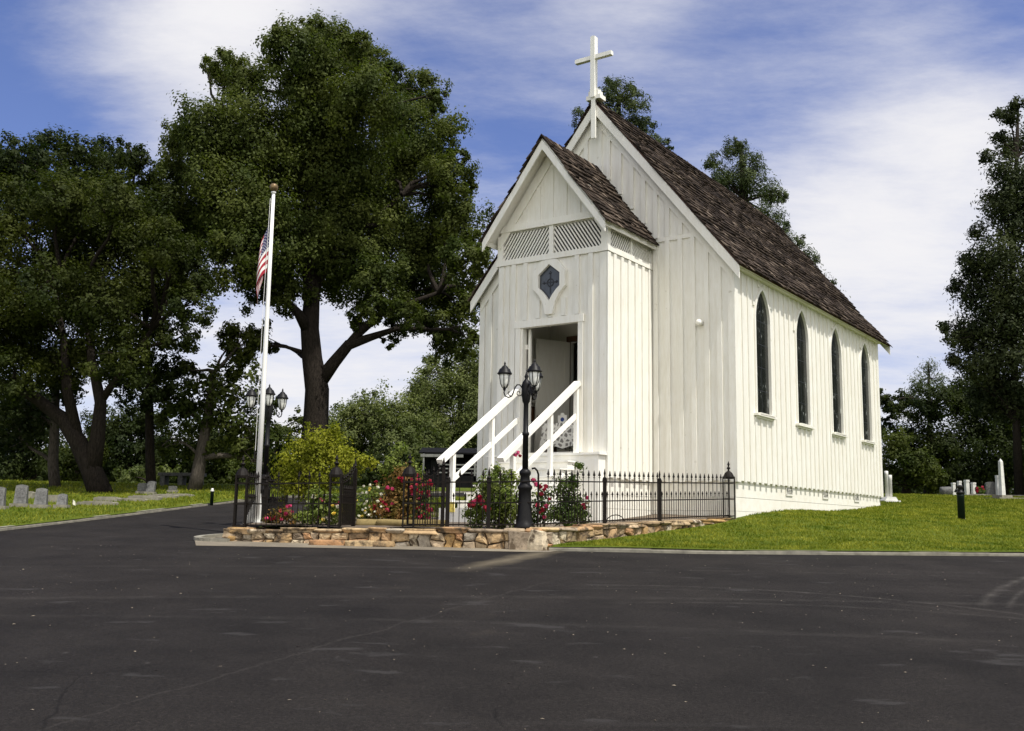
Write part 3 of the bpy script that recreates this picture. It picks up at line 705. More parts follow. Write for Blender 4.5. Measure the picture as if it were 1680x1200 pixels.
# landing, steps, rails
b = MB(); yl = -PD-.32
b.box(PX0+.06, PX1-.03, yl, -PD-.034, -1.2, .455); b.box(PX0-.02, PX1+.02, yl-.04, -PD-.032, .457, .505)
NS = 7; run = .30; top = .505; rise = (top+.86+.05)/(NS+1)
SX0, SX1 = -4.40, -2.60
for i in range(NS):
    y1 = yl-.042-run*i; y0 = y1-run; z = top-rise*(i+1)
    b.box(SX0+.03, SX1-.03, y0+.02, y1, z-.2 if i < NS-1 else -1.2, z-.037); b.box(SX0, SX1, y0-.025, y1-.001, z-.035, z)
    if i < NS-1: b.box(SX0+.05, SX1-.05, y0+.04, y1-.002, -1.2, z-.201)
b.box(SX0-.06, SX1+.06, yl-.042-run*NS-.18, yl-.042-run*NS-.002, -1.25, -.72)
steps = cpart(b, 'steps', M['rail'])
for x in (-2.75, -4.25):
    b = MB()
    p0, p1 = Vector((x, -PD-.05, 2.05)), Vector((x, -5.02, .20)); b.beam(p0, p1, .15, .10); 
    q0, q1 = Vector((x, -PD-.06, 1.36)), Vector((x, -4.62, -.16)); b.beam(q0, q1, .045, .10)
    hr = cpart(b, 'handrail', M['rail'])
    zr = lambda y: 2.05+(y+PD+.05)*(1.85/2.863)-.09
    for y in (-PD-.10, -3.25, -4.60):
        b = MB(); zb = .5 if y > -2.6 else max(top-rise*(math.floor((yl-.042-y)/run)+1), -.9); b.box(x-.045, x+.045, y-.045, y+.045, zb, zr(y)+.01); cpart(b, 'post', M['rail'], hr)
b = MB(); y0 = -4.92; b.box(-4.20, -4.06, yl-.042-run*NS-.20, yl-.042-run*NS-.182, -.80, -.60); st = cpart(b, 'step_sign', M['petal_yellow'], label='small yellow sign low on the bottom step')
# medallion window over the door
MC = (HX-.0, 4.42)
def mir(pts): return pts+[(-x, z) for x, z in pts[::-1] if abs(x) > 1e-6]
outer = mir([(0, .50), (.20, .49), (.30, .38), (.43, .22), (.43, -.14), (.40, -.17), (.27, -.30), (.16, -.50), (.095, -.76), (0, -.765)])
inner = mir([(0, .395), (.285, .17), (.285, -.13), (.20, -.20), (.10, -.31), (0, -.46)])
def polyray(pl, ang):
    dx, dz = math.sin(ang), math.cos(ang); best = 0
    for (x1, z1), (x2, z2) in zip(pl, pl[1:]+pl[:1]):
        ex, ez = x2-x1, z2-z1; den = dx*ez-dz*ex
        if abs(den) < 1e-9: continue
        t = (x1*ez-z1*ex)/den; s = (x1*dz-z1*dx)/den
        if t > 0 and -1e-6 <= s <= 1+1e-6: best = max(best, t)
    return (dx*best, dz*best)
angs = sorted({round(2*math.pi*k/64, 5) for k in range(64)} | {round(math.atan2(x, z) % (2*math.pi), 5) for x, z in outer+inner})
tr = lambda p, y: (MC[0]+p[0], y, MC[1]+p[1])
A = [tr(polyray(inner, t), -PD-.10) for t in angs]; B = [tr(polyray(outer, t), -PD-.10) for t in angs]
b = MB(); b.prism([tr(p, -PD-.022) for p in inner], (0, .02, 0)); med = cpart(b, 'medallion_window', M['medal_glass'])
b = MB(); b.ring(A, B, (0, .098, 0)); cpart(b, 'frame', M['trim'], med)
b = MB()
for (x0, z0, x1, z1) in ((0, -.28, 0, .20), (-.17, -.02, .17, -.02)): b.beam(tr((x0, z0), -PD-.028), tr((x1, z1), -PD-.028), .028, .010, up=(0, 1, 0))
pl = [tr((.085*math.cos(t*math.pi/10), -.02+.085*math.sin(t*math.pi/10)), -PD-.030) for t in range(21)]; b.tube(pl, .012, 6)
for (x, z) in ((0, .20), (.17, -.02), (-.17, -.02)):
    for (ax, az) in ((.028, 0), (-.028, 0), (0, .03), (0, -.02)): b.lathe([(0, -.014), (.016, 0), (0, .014)], tr((x+ax, z+az), -PD-.030), 6)
k = .93
pin = [tr((x*k, z*k-.005), -PD-.028) for x, z in inner]
for p, q in zip(pin, pin[1:]+pin[:1]): b.beam(p, q, .012, .010, up=(0, 1, 0))
cpart(b, 'leaded_cross', M['lead'], med)
# roof cross
b = MB(); s = .062
b.box(HX-s, HX+s, -E1-.10, -E1+.05, 9.50, 11.10); b.box(HX-.52, HX-s, -E1-.085, -E1+.035, 10.50, 10.605); b.box(HX+s, HX+.52, -E1-.085, -E1+.035, 10.50, 10.605)
b.prism([(HX-s, -E1-.1, 11.10), (HX+s, -E1-.1, 11.10), (HX, -E1-.1, 11.115)], (0, .15, 0))
b.box(HX-.06, HX+.06, -E1-.055, -E1-.002, 8.44, 9.50)
cr = cpart(b, 'cross', M['rail'])
b = MB(); b.box(HX-.20, HX+.20, -E1-.06, -E1+.22, 9.45, 9.56); b.box(HX-.14, HX+.14, -E1-.05, -E1+.18, 9.56, 9.68); b.box(HX-.11, HX+.11, -E1-.04, -E1+.14, 9.68, 9.74); cpart(b, 'cross_base', M['trim'], cr)
b = MB(); b.box(-.84, -.74, -.045, -.002, 3.50, 3.60); b.lathe([(.004+.072*math.sin(math.pi*k/10), -.075*math.cos(math.pi*k/10)) for k in range(11)], (-.79, -.115, 3.555), 14)
fl = cpart(b, 'flood_lamp', M['rail'], None, True)

# ------------------------------------------------------------------ things just inside the porch
def at_church(x, y, z): return church(x, y, z)
t = thing('side_table', 'small table draped in white crocheted lace just inside the porch', 'table', church(-3.62, -1.25, .557), -YAW)
b = MB(); b.box(-.42, .42, -.22, .22, .68, .71); b.build('tabletop', M['darkwood'], t)
for sx in (-.37, .37):
    for sy in (-.17, .17):
        b = MB(); b.box(sx-.025, sx+.025, sy-.025, sy+.025, 0, .68); b.build('leg', M['darkwood'], t)
def lace_mat():
    m, N, L, b = nodes('crochet_lace'); tc = N.new('ShaderNodeTexCoord'); v = N.new('ShaderNodeTexVoronoi'); v.feature = 'DISTANCE_TO_EDGE'; v.inputs['Scale'].default_value = 9
    L.new(tc.outputs['Object'], v.inputs['Vector'])
    L.new(ramp(N, L, v.outputs['Distance'], [(.0, (.72, .70, .64)), (.16, (.66, .64, .58)), (.20, (.20, .19, .17))]), b.inputs['Base Color']); b.inputs['Roughness'].default_value = .9; return m
M['lace'] = lace_mat()
cl = thing('tablecloth', 'white crocheted lace cloth hanging over the small porch table', 'tablecloth', church(-3.62, -1.25, 1.27), -YAW)
b = MB(); n = 40; per = []
for k in range(n):
    a = 2*math.pi*k/n; per.append((max(-.45, min(.45, .62*math.cos(a))), max(-.25, min(.25, .40*math.sin(a)))))
rows = []
for j, (z, s) in enumerate(((.0, 1.0), (-.02, 1.02), (-.2, 1.05), (-.42, 1.09), (-.56, 1.11))):
    for k, (x, y) in enumerate(per):
        w = 1+.03*j*math.sin(k*1.9)*.5; b.v.append((x*s*w, y*s*w*1.0, z+(.03*math.sin(k*1.57) if j == 4 else 0)))
b.f = [(j*n+k, j*n+(k+1)%n, (j+1)*n+(k+1)%n, (j+1)*n+k) for j in range(4) for k in range(n)]+[tuple(range(n))]; b.m = [0]*len(b.f)
b.build('cloth', M['lace'], cl)
t = thing('notice_stand', 'small white card with a blue mark standing on the lace tablecloth', 'notice', church(-3.72, -1.22, 1.278), -YAW)
b = MB(); b.prism([(-.12, 0, 0), (.12, 0, 0), (.12, 0, .20), (.05, 0, .20), (.05, 0, .25), (-.05, 0, .25), (-.05, 0, .20), (-.12, 0, .20)], (0, .02, 0)); b.box(-.1, .1, .02, .09, 0, .015); b.build('card', M['trim'], t)
b = MB(); b.lathe([(.0, -.003), (.05, 0), (0, .003)], (0, 0, 0), 14); b.v = [(x, -.003+z*.3, .10+y) for x, y, z in b.v]; b.build('mark', plain('blue_mark', (.03, .06, .22)), t)
for i, (y, z, w, h, lab) in enumerate(((-.95, 1.95, .34, .42, 'upper of two small dark framed pictures on the porch inside wall'), (-.85, 1.42, .42, .36, 'lower brown framed picture on the porch inside wall'))):
    t = thing('framed_picture', lab, 'picture', church(PX0+TP+.004, y, z), -YAW, 'pictures on the porch inside wall')
    b = MB(); b.ring([(0, -w/2+.04, .04), (0, w/2-.04, .04), (0, w/2-.04, h-.04), (0, -w/2+.04, h-.04)], [(0, -w/2, 0), (0, w/2, 0), (0, w/2, h), (0, -w/2, h)], (.03, 0, 0)); b.build('frame', M['darkwood'], t)
    b = MB(); b.box(0, .012, -w/2+.04, w/2-.04, .04, h-.04); b.build('picture', plain('sepia_print', (.14, .09, .05) if i == 0 else (.16, .07, .03), .6, .5, 9), t)
b = MB(); b.box(PX0+TP+.003, PX0+TP+.14, -1.25, -.5, 1.855, 1.895); b.box(PX0+TP+.003, PX0+TP+.05, -1.2, -1.14, 1.76, 1.853); b.box(PX0+TP+.003, PX0+TP+.05, -.6, -.54, 1.76, 1.853)
cpart(b, 'shelf', M['inside'])

# ------------------------------------------------------------------ stone retaining wall and steps
WL, WC, WN = Vector((-4.60, 17.12)), Vector((.50, 16.42)), Vector((4.86, 22.45))     # outer foot of the wall
def wall_top(p):
    if p[0] <= WC.x: return 1.355+.09*(p[0]-WL.x)/(WC.x-WL.x)
    t = (Vector((p[0], p[1]))-WC).length/(WN-WC).length; return 1.445+.265*t
SW = thing('stone_wall', 'low retaining wall of tan and orange fieldstones with flat cap stones', 'stone wall', (.5, 16.42, 1.05))
core = MB(); stones = MB(); caps = MB()
for a, c_, nrm in ((WL, WC, None), (WC, WN, None), (Vector((-4.62, 21.8)), WL, None)):
    d = (c_-a); Ls = d.length; d.normalize(); inn = Vector((-d.y, d.x))
    k = int(Ls/.5)
    for i in range(k):
        p, q = a+d*(Ls*i/k), a+d*(Ls*(i+1)/k); zt = (wall_top(p) if a != Vector((-4.62, 21.8)) else 1.37)-.05
        p1, q1 = p+inn*.06, q+inn*.06; p2, q2 = p+inn*.40, q+inn*.40; z0 = plane_z(p.x, p.y)-.3
        core.add([(p1.x,p1.y,z0),(q1.x,q1.y,z0),(q2.x,q2.y,z0),(p2.x,p2.y,z0),(p1.x,p1.y,zt),(q1.x,q1.y,zt),(q2.x,q2.y,zt),(p2.x,p2.y,zt)], [(0,3,2,1),(4,5,6,7),(0,1,5,4),(1,2,6,5),(2,3,7,6),(3,0,4,7)])
    rot0 = Matrix.Rotation(math.atan2(d.y, d.x), 3, 'Z')
    side = a == Vector((-4.62, 21.8))
    s = .06; top_at = lambda q: (wall_top((q.x, q.y)) if not side else 1.37)
    while s < Ls:                                               # cap course: flat slabs
        w = min(random.uniform(.25, .6), max(Ls-s, .12)); p = a+d*(s+w/2)+inn*.185; zt = top_at(p)+random.uniform(-.012, .012)
        caps.blob((p.x, p.y, zt-.042), (w*.50, random.uniform(.19, .225), random.uniform(.034, .046)), 5, .08, .88, rot=rot0 @ Matrix.Rotation(random.uniform(-.05, .05), 3, 'Z') @ Matrix.Rotation(random.uniform(-.03, .03), 3, 'Y')); s += w
    # face: jittered courses of close fitting angular stones
    cols = [0]
    while cols[-1] < Ls: cols.append(cols[-1]+random.uniform(.13, .34))
    def corner(sv, f): return (sv+random.uniform(-.05, .05), f)
    lo_ = [corner(c, -.02) for c in cols]; mid_ = [corner(c, random.uniform(.36, .68)) for c in cols]; hi_ = [corner(c, 1.0) for c in cols]
    for i in range(len(cols)-1):
        k_ = random.random()
        if k_ < .34: cells = [[lo_[i], lo_[i+1], mid_[i+1], hi_[i+1], hi_[i], mid_[i]]]
        else: cells = [[lo_[i], lo_[i+1], mid_[i+1], mid_[i]], [mid_[i], mid_[i+1], hi_[i+1], hi_[i]]]
        for cell in cells:
            cxs = sum(c[0] for c in cell)/len(cell); cf = sum(c[1] for c in cell)/len(cell)
            ring_ = []
            for m_, c in enumerate(cell):
                nx_ = cell[(m_+1) % len(cell)]
                for t_ in (0, .33, .67):
                    ring_.append((c[0]+(nx_[0]-c[0])*t_+random.uniform(-.012, .012), c[1]+(nx_[1]-c[1])*t_+random.uniform(-.02, .02)))
            tilt = (random.uniform(-.10, .10), random.uniform(-.08, .08)); out_ = random.uniform(.045, .085); vs = []
            for sh, dp in ((.97, -.04), (.95, out_*.55), (.80, out_), (.45, out_*1.12)):
                for (ss, ff) in ring_:
                    s2 = cxs+(ss-cxs)*sh; f2 = cf+(ff-cf)*sh; p = a+d*s2; zt = top_at(p)-.066; z0 = plane_z(p.x, p.y)-.06
                    if a == WC: z0 = min(max(z0, lawn_z(p.x, p.y)-.14), zt-.02)
                    o2 = dp+(tilt[0]*(s2-cxs)+tilt[1]*(f2-cf)*.3 if dp > 0 else 0)+random.uniform(-.007, .007); q = p+inn*.07-inn*o2
                    vs.append((q.x, q.y, z0+(zt-z0)*f2))
            m_ = len(ring_); p = a+d*cxs; zt = top_at(p)-.066; z0 = plane_z(p.x, p.y)-.06
            if a == WC: z0 = min(max(z0, lawn_z(p.x, p.y)-.14), zt-.02)
            q = p+inn*.07-inn*(out_*1.15); vs.append((q.x, q.y, z0+(zt-z0)*cf))
            fs = [(r_*m_+i_, r_*m_+(i_+1) % m_, (r_+1)*m_+(i_+1) % m_, (r_+1)*m_+i_) for r_ in range(3) for i_ in range(m_)]+[(3*m_+i_, 3*m_+(i_+1) % m_, 4*m_) for i_ in range(m_)]
            stones.add(vs, fs)
    if a == WC:                                                 # big quoin at the corner
        stones.blob((WC.x-.02, WC.y+.10, 1.22), (.17, .16, .19), 5, .09, .85, rot=rot0)
        stones.blob((WC.x-.30, WC.y+.11, 1.21), (.19, .12, .16), 5, .10, .8)
for k_ in range(2): stones.blob((WL.x+.03, WL.y+.12+.0*k_, 1.17+.11*k_), (.10, .15, .065), 5, .08, .88)
for nm, bb, mt in (('mortar_core', core, M['mortar']), ('face_stones', stones, M['stone']), ('cap_stones', caps, M['stone'])):
    bb.v = [(x-.5, y-16.42, z-1.05) for x, y, z in bb.v]; bb.build(nm, mt, SW, nm == 'cap_stones')
def stone_step(x0, x1, y, z0, z1, dep, label):
    b = MB(); s = x0
    while s < x1:
        w = min(random.uniform(.3, .6), x1-s+.05); b.blob((s+w/2, y-.135*(s-x0)*1.0, (z0+z1)/2), (w*.54, dep/2, (z1-z0)*.52), 4, .05, .65); s += w*.98
    cx = (x0+x1)/2; b.v = [(x-cx, yy-y, z-z0) for x, yy, z in b.v]
    o = b.build('stone_step', M['stone'] if y < 17 else islands('mossy_stone', [(0, (.16, .12, .05)), (1, (.26, .20, .09))], .9), None, True); o.location = (cx, y, z0); tag(o, label, 'step', 'stone steps at the garden gate')
stone_step(-3.16, -1.88, 16.80, plane_z(0, 16.8)-.04, plane_z(0, 16.8)+.075, .34, 'low stone step at the foot of the wall, on the road side')
stone_step(-2.62, -1.15, 18.1, garden_z(0, 18)-.02, garden_z(0, 18)+.11, .36, 'mossy stone step behind the gate opening, inside the garden')

# ------------------------------------------------------------------ iron fence
def on_wall(s):                                                # s along the front run in 0..1
    p = WL.lerp(WC, s); d = (WC-WL).normalized(); return p+Vector((-d.y, d.x))*.20
def spear(b, x, y, z, s=1.0):
    b.lathe([(.005, 0), (.016*s, .004), (.016*s, .012), (.007, .018), (.010, .03), (.022*s, .05), (.016*s, .066), (.004, .115*s)], (x, y, z), 6)
    b.lathe([(.004, -.018), (.014, -.012), (.004, -.006)], (x, y, z), 6)
def fence_panel(root, p, q, sp=.092, arch=False):
    b = MB(); p, q = Vector(p), Vector(q); d = q-p; n = max(2, round(d.length/sp)); 
    z0 = .06
    for zr, w in ((.055, .022), (.40, .020), (.735, .022)):
        b.beam(p+Vector((0, 0, zr)), q+Vector((0, 0, zr)), .014, w)
    for i in range(1, n):
        c = p+d*(i/n)
        if i % 2 == 0:
            b.box(c.x-.0065, c.x+.0065, c.y-.0065, c.y+.0065, c.z+.03, c.z+.80); spear(b, c.x, c.y, c.z+.80, 1.15)
        else:
            b.box(c.x-.0055, c.x+.0055, c.y-.0055, c.y+.0055, c.z+.03, c.z+.47); spear(b, c.x, c.y, c.z+.465, .9)
    if arch:
        b.tube([p+d*(.18+.05*math.cos(a)*1.0/1.0+.10*math.cos(a))+Vector((0, 0, .03+.12*math.sin(a))) for a in [math.pi*k/12 for k in range(13)]], .009, 6)
    loc = root.location; b.v = [(x-loc.x, y-loc.y, z-loc.z) for x, y, z in b.v]
    return b.build('picket_panel', M['fence'], root)
def fence_post(root, p, h=.78, w=.032, name='post'):
    b = MB(); b.box(p[0]-w, p[0]+w, p[1]-w, p[1]+w, p[2]-.03, p[2]+h); b.box(p[0]-w-.008, p[0]+w+.008, p[1]-w-.008, p[1]+w+.008, p[2]+h-.05, p[2]+h); b.lathe([(w, 0), (w*1.2, .02), (.012, .05), (.016, .08), (.02, .11), (.003, .19)], (p[0], p[1], p[2]+h), 8)
    loc = root.location; b.v = [(x-loc.x, y-loc.y, z-loc.z) for x, y, z in b.v]
    return b.build(name, M['fence'], root)
def cluster_post(root, p, ang=0):                               # ornate post: four bars, a domed cap and a finial
    b = MB(); ca, sa = math.cos(ang), math.sin(ang)
    for sx in (-1, 1):
        for sy in (-1, 1):
            x, y = p[0]+ca*sx*.085-sa*sy*.085, p[1]+sa*sx*.085+ca*sy*.085; b.box(x-.013, x+.013, y-.013, y+.013, p[2]-.02, p[2]+.88)
    for z in (.04, .40, .74): b.box(p[0]-.10, p[0]+.10, p[1]-.10, p[1]+.10, p[2]+z-.012, p[2]+z+.012)
    b.lathe([(.118, .83), (.122, .87), (.10, .92), (.085, .95), (.05, .985), (.022, 1.0), (.018, 1.03), (.045, 1.06), (.018, 1.09), (.014, 1.11), (.03, 1.13), (.003, 1.21)], p, 12)
    loc = root.location; b.v = [(x-loc.x, y-loc.y, z-loc.z) for x, y, z in b.v]
    return b.build('corner_post', M['fence'], root)
def fz(p, up=.0): return Vector((p.x, p.y, wall_top(p)+up))
sA, sG0, sG1, sC = .022, .335, .575, .955
d_front = (WC-WL).normalized(); d_side = (WN-WC).normalized(); sn = Vector((-d_side.y, d_side.x))*.20
fl = thing('iron_fence', 'black spear topped iron fence left of the gate opening, ending beside the flagpole', 'fence', fz(on_wall(sA)), 0, 'iron fences on the stone wall')
cluster_post(fl, fz(on_wall(sA)), .1); cluster_post(fl, fz(on_wall(sG0)), .1)
fence_panel(fl, fz(on_wall(sA+.02)), fz(on_wall((sA+sG0)/2))); fence_panel(fl, fz(on_wall((sA+sG0)/2)), fz(on_wall(sG0-.02)))
bk = [Vector((-4.42, 17.35)), Vector((-4.50, 19.2)), Vector((-4.55, 21.2))]
for i in range(2): fence_panel(fl, (bk[i].x, bk[i].y, 1.37), (bk[i+1].x, bk[i+1].y, 1.40)); fence_post(fl, (bk[i+1].x, bk[i+1].y, 1.40))
fr = thing('iron_fence', 'rusty iron fence from the right gate post past the near lamp to the chapel', 'fence', fz(on_wall(sC)), 0, 'iron fences on the stone wall')
cluster_post(fr, fz(on_wall(sG1)), .1)
k0 = [sG1+.02, .70, .83, sC-.02]
for i in range(3):
    fence_panel(fr, fz(on_wall(k0[i])), fz(on_wall(k0[i+1])))
    if i < 2: fence_post(fr, fz(on_wall(k0[i+1])))
cpt = on_wall(1.0)-d_front*.12
side = [cpt+Vector((.02, .02))]+[WC+d_side*t+sn for t in (2.28, 4.35)]+[WC+d_side*7.25+sn*.3]
side[0] = WC+d_side*.30+sn
for i in range(3):
    fence_panel(fr, fz(side[i]), fz(side[i+1]), arch=(i == 1))
    if i < 2: fence_post(fr, fz(side[i+1]))
cluster_post(fr, fz(side[3]), YAW)
b = MB(); e0 = fz(on_wall(sC-.02)); e1 = fz(side[0]); em = fz(on_wall(1.0))
for zr in (.055, .40, .735): b.tube([e0+Vector((0,0,zr)), em+Vector((-.05,.03,zr)), e1+Vector((0,0,zr))], .011, 6)
c = Vector((e1.x-.06, e1.y-.05, e1.z)); b.tube([c+Vector((0,0,.03)), c+Vector((0,0,.84)), c+Vector((-.02,0,.90)), c+Vector((-.06,0,.94)), c+Vector((-.11,0,.93))], .016, 8)
loc = fr.location; b.v = [(x-loc.x, y-loc.y, z-loc.z) for x, y, z in b.v]; b.build('corner_rail', M['fence'], fr)
def gate(hinge, vec, label):
    g = thing('gate_leaf', label, 'gate', hinge, math.atan2(vec.y, vec.x), 'open leaves of the garden gate'); w = vec.length
    b = MB(); b.box(-.016, .016, -.016, .016, .03, .80); b.box(w-.028, w+.028, -.028, .028, .02, 1.0); spear(b, w, 0, 1.0, 1.5); b.box(0, w, -.008, .008, .05, .075); b.box(0, w, -.008, .008, .40, .42); b.box(0, w, -.008, .008, .52, .535)
    b.tube([(w*t, 0, .74+.28*t*t+.0*t) for t in [k/10 for k in range(11)]], .011, 6); b.build('frame', M['fence'], g)
    b = MB(); n = 7
    for i in range(1, n):
        t = i/n; b.box(w*t-.0065, w*t+.0065, -.0065, .0065, .06, .76+.28*t*t); spear(b, w*t, 0, .76+.28*t*t, 1.0)
        if i < n-1: b.box(w*(t+.07)-.005, w*(t+.07)+.005, -.005, .005, .06, .60); spear(b, w*(t+.07), 0, .60, .9)
    b.build('pickets', M['fence'], g)
g0 = fz(on_wall(sG0+.02)); g1 = fz(on_wall(sG1-.02))
gate(g0, Vector((.13, .55)), 'left gate leaf with rising top, swung inward almost edge on')
gate(g1+Vector((.08, .12, 0)), Vector((.56, .10)), 'right gate leaf with rising top, folded back beside the handrail foot')

# ------------------------------------------------------------------ lamp posts and flagpole
def lamp_post(loc, angs, label):
    t = thing('lamp_post', label, 'lamp post', loc, 0, 'three armed iron lamp posts')
    b = MB(); b.lathe([(.17, 0), (.17, .05), (.14, .09), (.125, .16), (.105, .45), (.10, .62), (.12, .65), (.12, .68), (.085, .72), (.075, .85), (.095, .88), (.095, .92), (.055, .96)], n=16)
    b.build('base', M['iron'], t, True)
    b = MB(); b.lathe([(.05, .9), (.046, 1.5), (.058, 1.51), (.058, 1.55), (.044, 1.56), (.040, 2.02), (.062, 2.06), (.066, 2.10), (.075, 2.15), (.078, 2.33), (.06, 2.38), (.045, 2.40), (.022, 2.43), (.034, 2.47), (.018, 2.51), (.004, 2.58)], n=14)
    b.build('post', M['iron'], t, True)
    arm = MB()
    pl = [(.07, 2.26), (.13, 2.33), (.19, 2.33), (.24, 2.26), (.27, 2.16), (.31, 2.08), (.38, 2.05), (.45, 2.08), (.48, 2.15), (.47, 2.21)]
    pl2 = [(.07, 2.16), (.10, 2.10), (.15, 2.09), (.19, 2.13), (.18, 2.18), (.145, 2.19), (.13, 2.16)]
    pl3 = [(.31, 2.08), (.36, 2.10), (.39, 2.14), (.37, 2.18), (.34, 2.16)]
    for q in (pl, pl2, pl3): arm.tube([(x, 0, z) for x, z in q], .015 if q is pl else .011, 7)
    arm.lathe([(.012, 2.19), (.035, 2.21), (.02, 2.23)], (.47, 0, 0), 10)
    a0 = arm.build('arm', M['iron'], t, True)
    g = MB(); g.lathe([(.02, 2.255), (.05, 2.27), (.085, 2.34), (.105, 2.45), (.115, 2.56)], (.47, 0, 0), 16)
    l0 = g.build('lantern', M['lampglass'], t, True)
    c = MB(); c.lathe([(.150, 2.545), (.165, 2.565), (.150, 2.585), (.13, 2.62), (.115, 2.66), (.075, 2.69), (.068, 2.71), (.03, 2.74), (.018, 2.76), (.024, 2.78), (.004, 2.83)], (.47, 0, 0), 16)
    c0 = c.build('lamp_cap', M['iron'], l0, True)
    c = MB()
    for k in range(6):
        a = 2*math.pi*k/6+.3; c.tube([(.47+r*math.cos(a), r*math.sin(a), z) for r, z in ((.03, 2.25), (.056, 2.27), (.092, 2.34), (.112, 2.45), (.122, 2.56))], .0085, 6)
    c.lathe([(.012, 2.20), (.03, 2.225), (.03, 2.25), (.05, 2.262), (.02, 2.27)], (.47, 0, 0), 12)
    c.build('lamp_cage', M['iron'], l0, True)
    K = .76
    for o_ in (a0, l0, l0.children[0], l0.children[1]):
        for v in o_.data.vertices: v.co = (v.co.x*K if o_ is not a0 else v.co.x*K+.012*(1-v.co.x/.5), v.co.y*K, 2.14+(v.co.z-2.08)*K)
    for i, ang in enumerate(angs):
        if i == 0: a_, l_ = a0, l0
        else:
            a_ = a0.copy(); COL.objects.link(a_); a_.parent = t; l_ = copy_tree(l0, t)
        a_.rotation_euler.z = R(ang); l_.rotation_euler.z = R(ang)
    return t
p = WC+Vector((-.26, .33)); lamp_post((p.x, p.y, wall_top(p)-.02), (184, 62, -70), 'near black lamp post with three lanterns, at the stone wall corner before the door')
lp2 = P(431, 865, 20.4); lamp_post((lp2.x, lp2.y, garden_z(0, 17.6)), (182, -78, 58), 'far black lamp post with three lanterns, standing close beside the flagpole')
fp = P(420, 864, 18.4); FPZ = garden_z(0, 17.3); FPH = 6.05
t = thing('flag_pole', 'tall slim white flagpole with a tarnished ball on top', 'flagpole', (fp.x, fp.y, FPZ))
b = MB(); b.lathe([(.050, 0), (.046, 2.5), (.038, 4.2), (.030, FPH)], n=14); b.build('pole', M['pole'], t, True)
b = MB(); b.prism([(-.24, 0, 0), (.07, 0, 0), (.07, 0, .30), (.045, 0, .55), (-.05, 0, .42)], (0, .05, 0)); b.box(-.10, .10, -.08, .10, 0, .06); b.build('base', M['pole'], t)
b = MB(); b.lathe([(.02, FPH), (.045, FPH+.01), (.045, FPH+.03), (.02, FPH+.04)]); b.build('collar', M['pole'], t)
b = MB(); b.lathe([(.004+.075*math.sin(math.pi*k/10), FPH+.115-.08*math.cos(math.pi*k/10)) for k in range(11)], n=16); b.build('ball', M['bronze'], t, True)
b = MB(); b.box(-.09, -.055, -.02, .02, 1.25, 1.28); b.box(-.10, -.085, -.02, .02, 1.15, 1.38); b.build('cleat', M['iron'], t)
b = MB(); b.tube([(-.05, -.02, FPH-.1), (-.075, -.02, 4), (-.078, -.02, 1.3)], .004, 5); b.build('halyard', M['pole'], t)
def flag_mat():
    m, N, L, b = nodes('striped_flag'); at = N.new('ShaderNodeAttribute'); at.attribute_name = 'fly'; sp = N.new('ShaderNodeSeparateXYZ'); L.new(at.outputs['Vector'], sp.inputs[0])
    def mth(op, a, c=None):
        q = N.new('ShaderNodeMath'); q.operation = op
        for i, v in enumerate((a, c)):
            if v is None: continue
            if isinstance(v, (int, float)): q.inputs[i].default_value = v
            else: L.new(v, q.inputs[i])
        return q.outputs[0]
    u, v = sp.outputs[0], sp.outputs[1]
    st = mth('MODULO', mth('FLOOR', mth('MULTIPLY', v, 13)), 2)
    col = mixc(N, L, st, (.30, .006, .020), (.70, .69, .66))
    can = mth('MULTIPLY', mth('LESS_THAN', u, .4), mth('LESS_THAN', v, 7/13))
    # rows of small stars in the canton
    fu = mth('SUBTRACT', mth('FRACT', mth('MULTIPLY', u, 15)), .5); fv = mth('SUBTRACT', mth('FRACT', mth('MULTIPLY', v, 9*13/7)), .5)
    star = mth('LESS_THAN', mth('ADD', mth('MULTIPLY', fu, fu), mth('MULTIPLY', fv, fv)), .04)
    cc = mixc(N, L, star, (.022, .022, .085), (.72, .72, .72))
    L.new(mixc(N, L, can, col, cc), b.inputs['Base Color']); b.inputs['Roughness'].default_value = .8; return m
b = MB(); NU, NV = 34, 40; fly = []; FL, FH = 1.50, 1.05
for j in range(NV+1):
    for i in range(NU+1):
        u, v = i/NU, j/NV                                      # u away from the pole, v down the hoist; cloth hangs in folds
        drop = FL*.80*u*(.55+.45*u); out = .235*math.sin(min(u*2.2, 1.57))*(.45+.55*min(1, .25+v*1.1))*(1-.35*u)
        fold = .045*math.sin(u*9+v*2.0)*min(1, u*4)
        x = -.05-.02*u-out*(.75+.25*math.cos(u*9+v))+.02*math.sin(u*9+v*3); y = -.02+fold-.03*u
        b.v.append((x, y, -(v*FH*(1-.25*u)+drop*(1-.25*v)))); fly.append((u, v, 0))
b.f = [(j*(NU+1)+i, j*(NU+1)+i+1, (j+1)*(NU+1)+i+1, (j+1)*(NU+1)+i) for j in range(NV) for i in range(NU)]; b.m = [0]*len(b.f)
fo = b.build('flag', flag_mat(), None, True); fo.location = (fp.x, fp.y, FPZ+FPH-.45)
a_ = fo.data.attributes.new('fly', 'FLOAT_VECTOR', 'POINT'); a_.data.foreach_set('vector', np.array(fly, dtype=np.float32).ravel())
tag(fo, 'red white and blue striped flag hanging limp from the flagpole', 'flag')

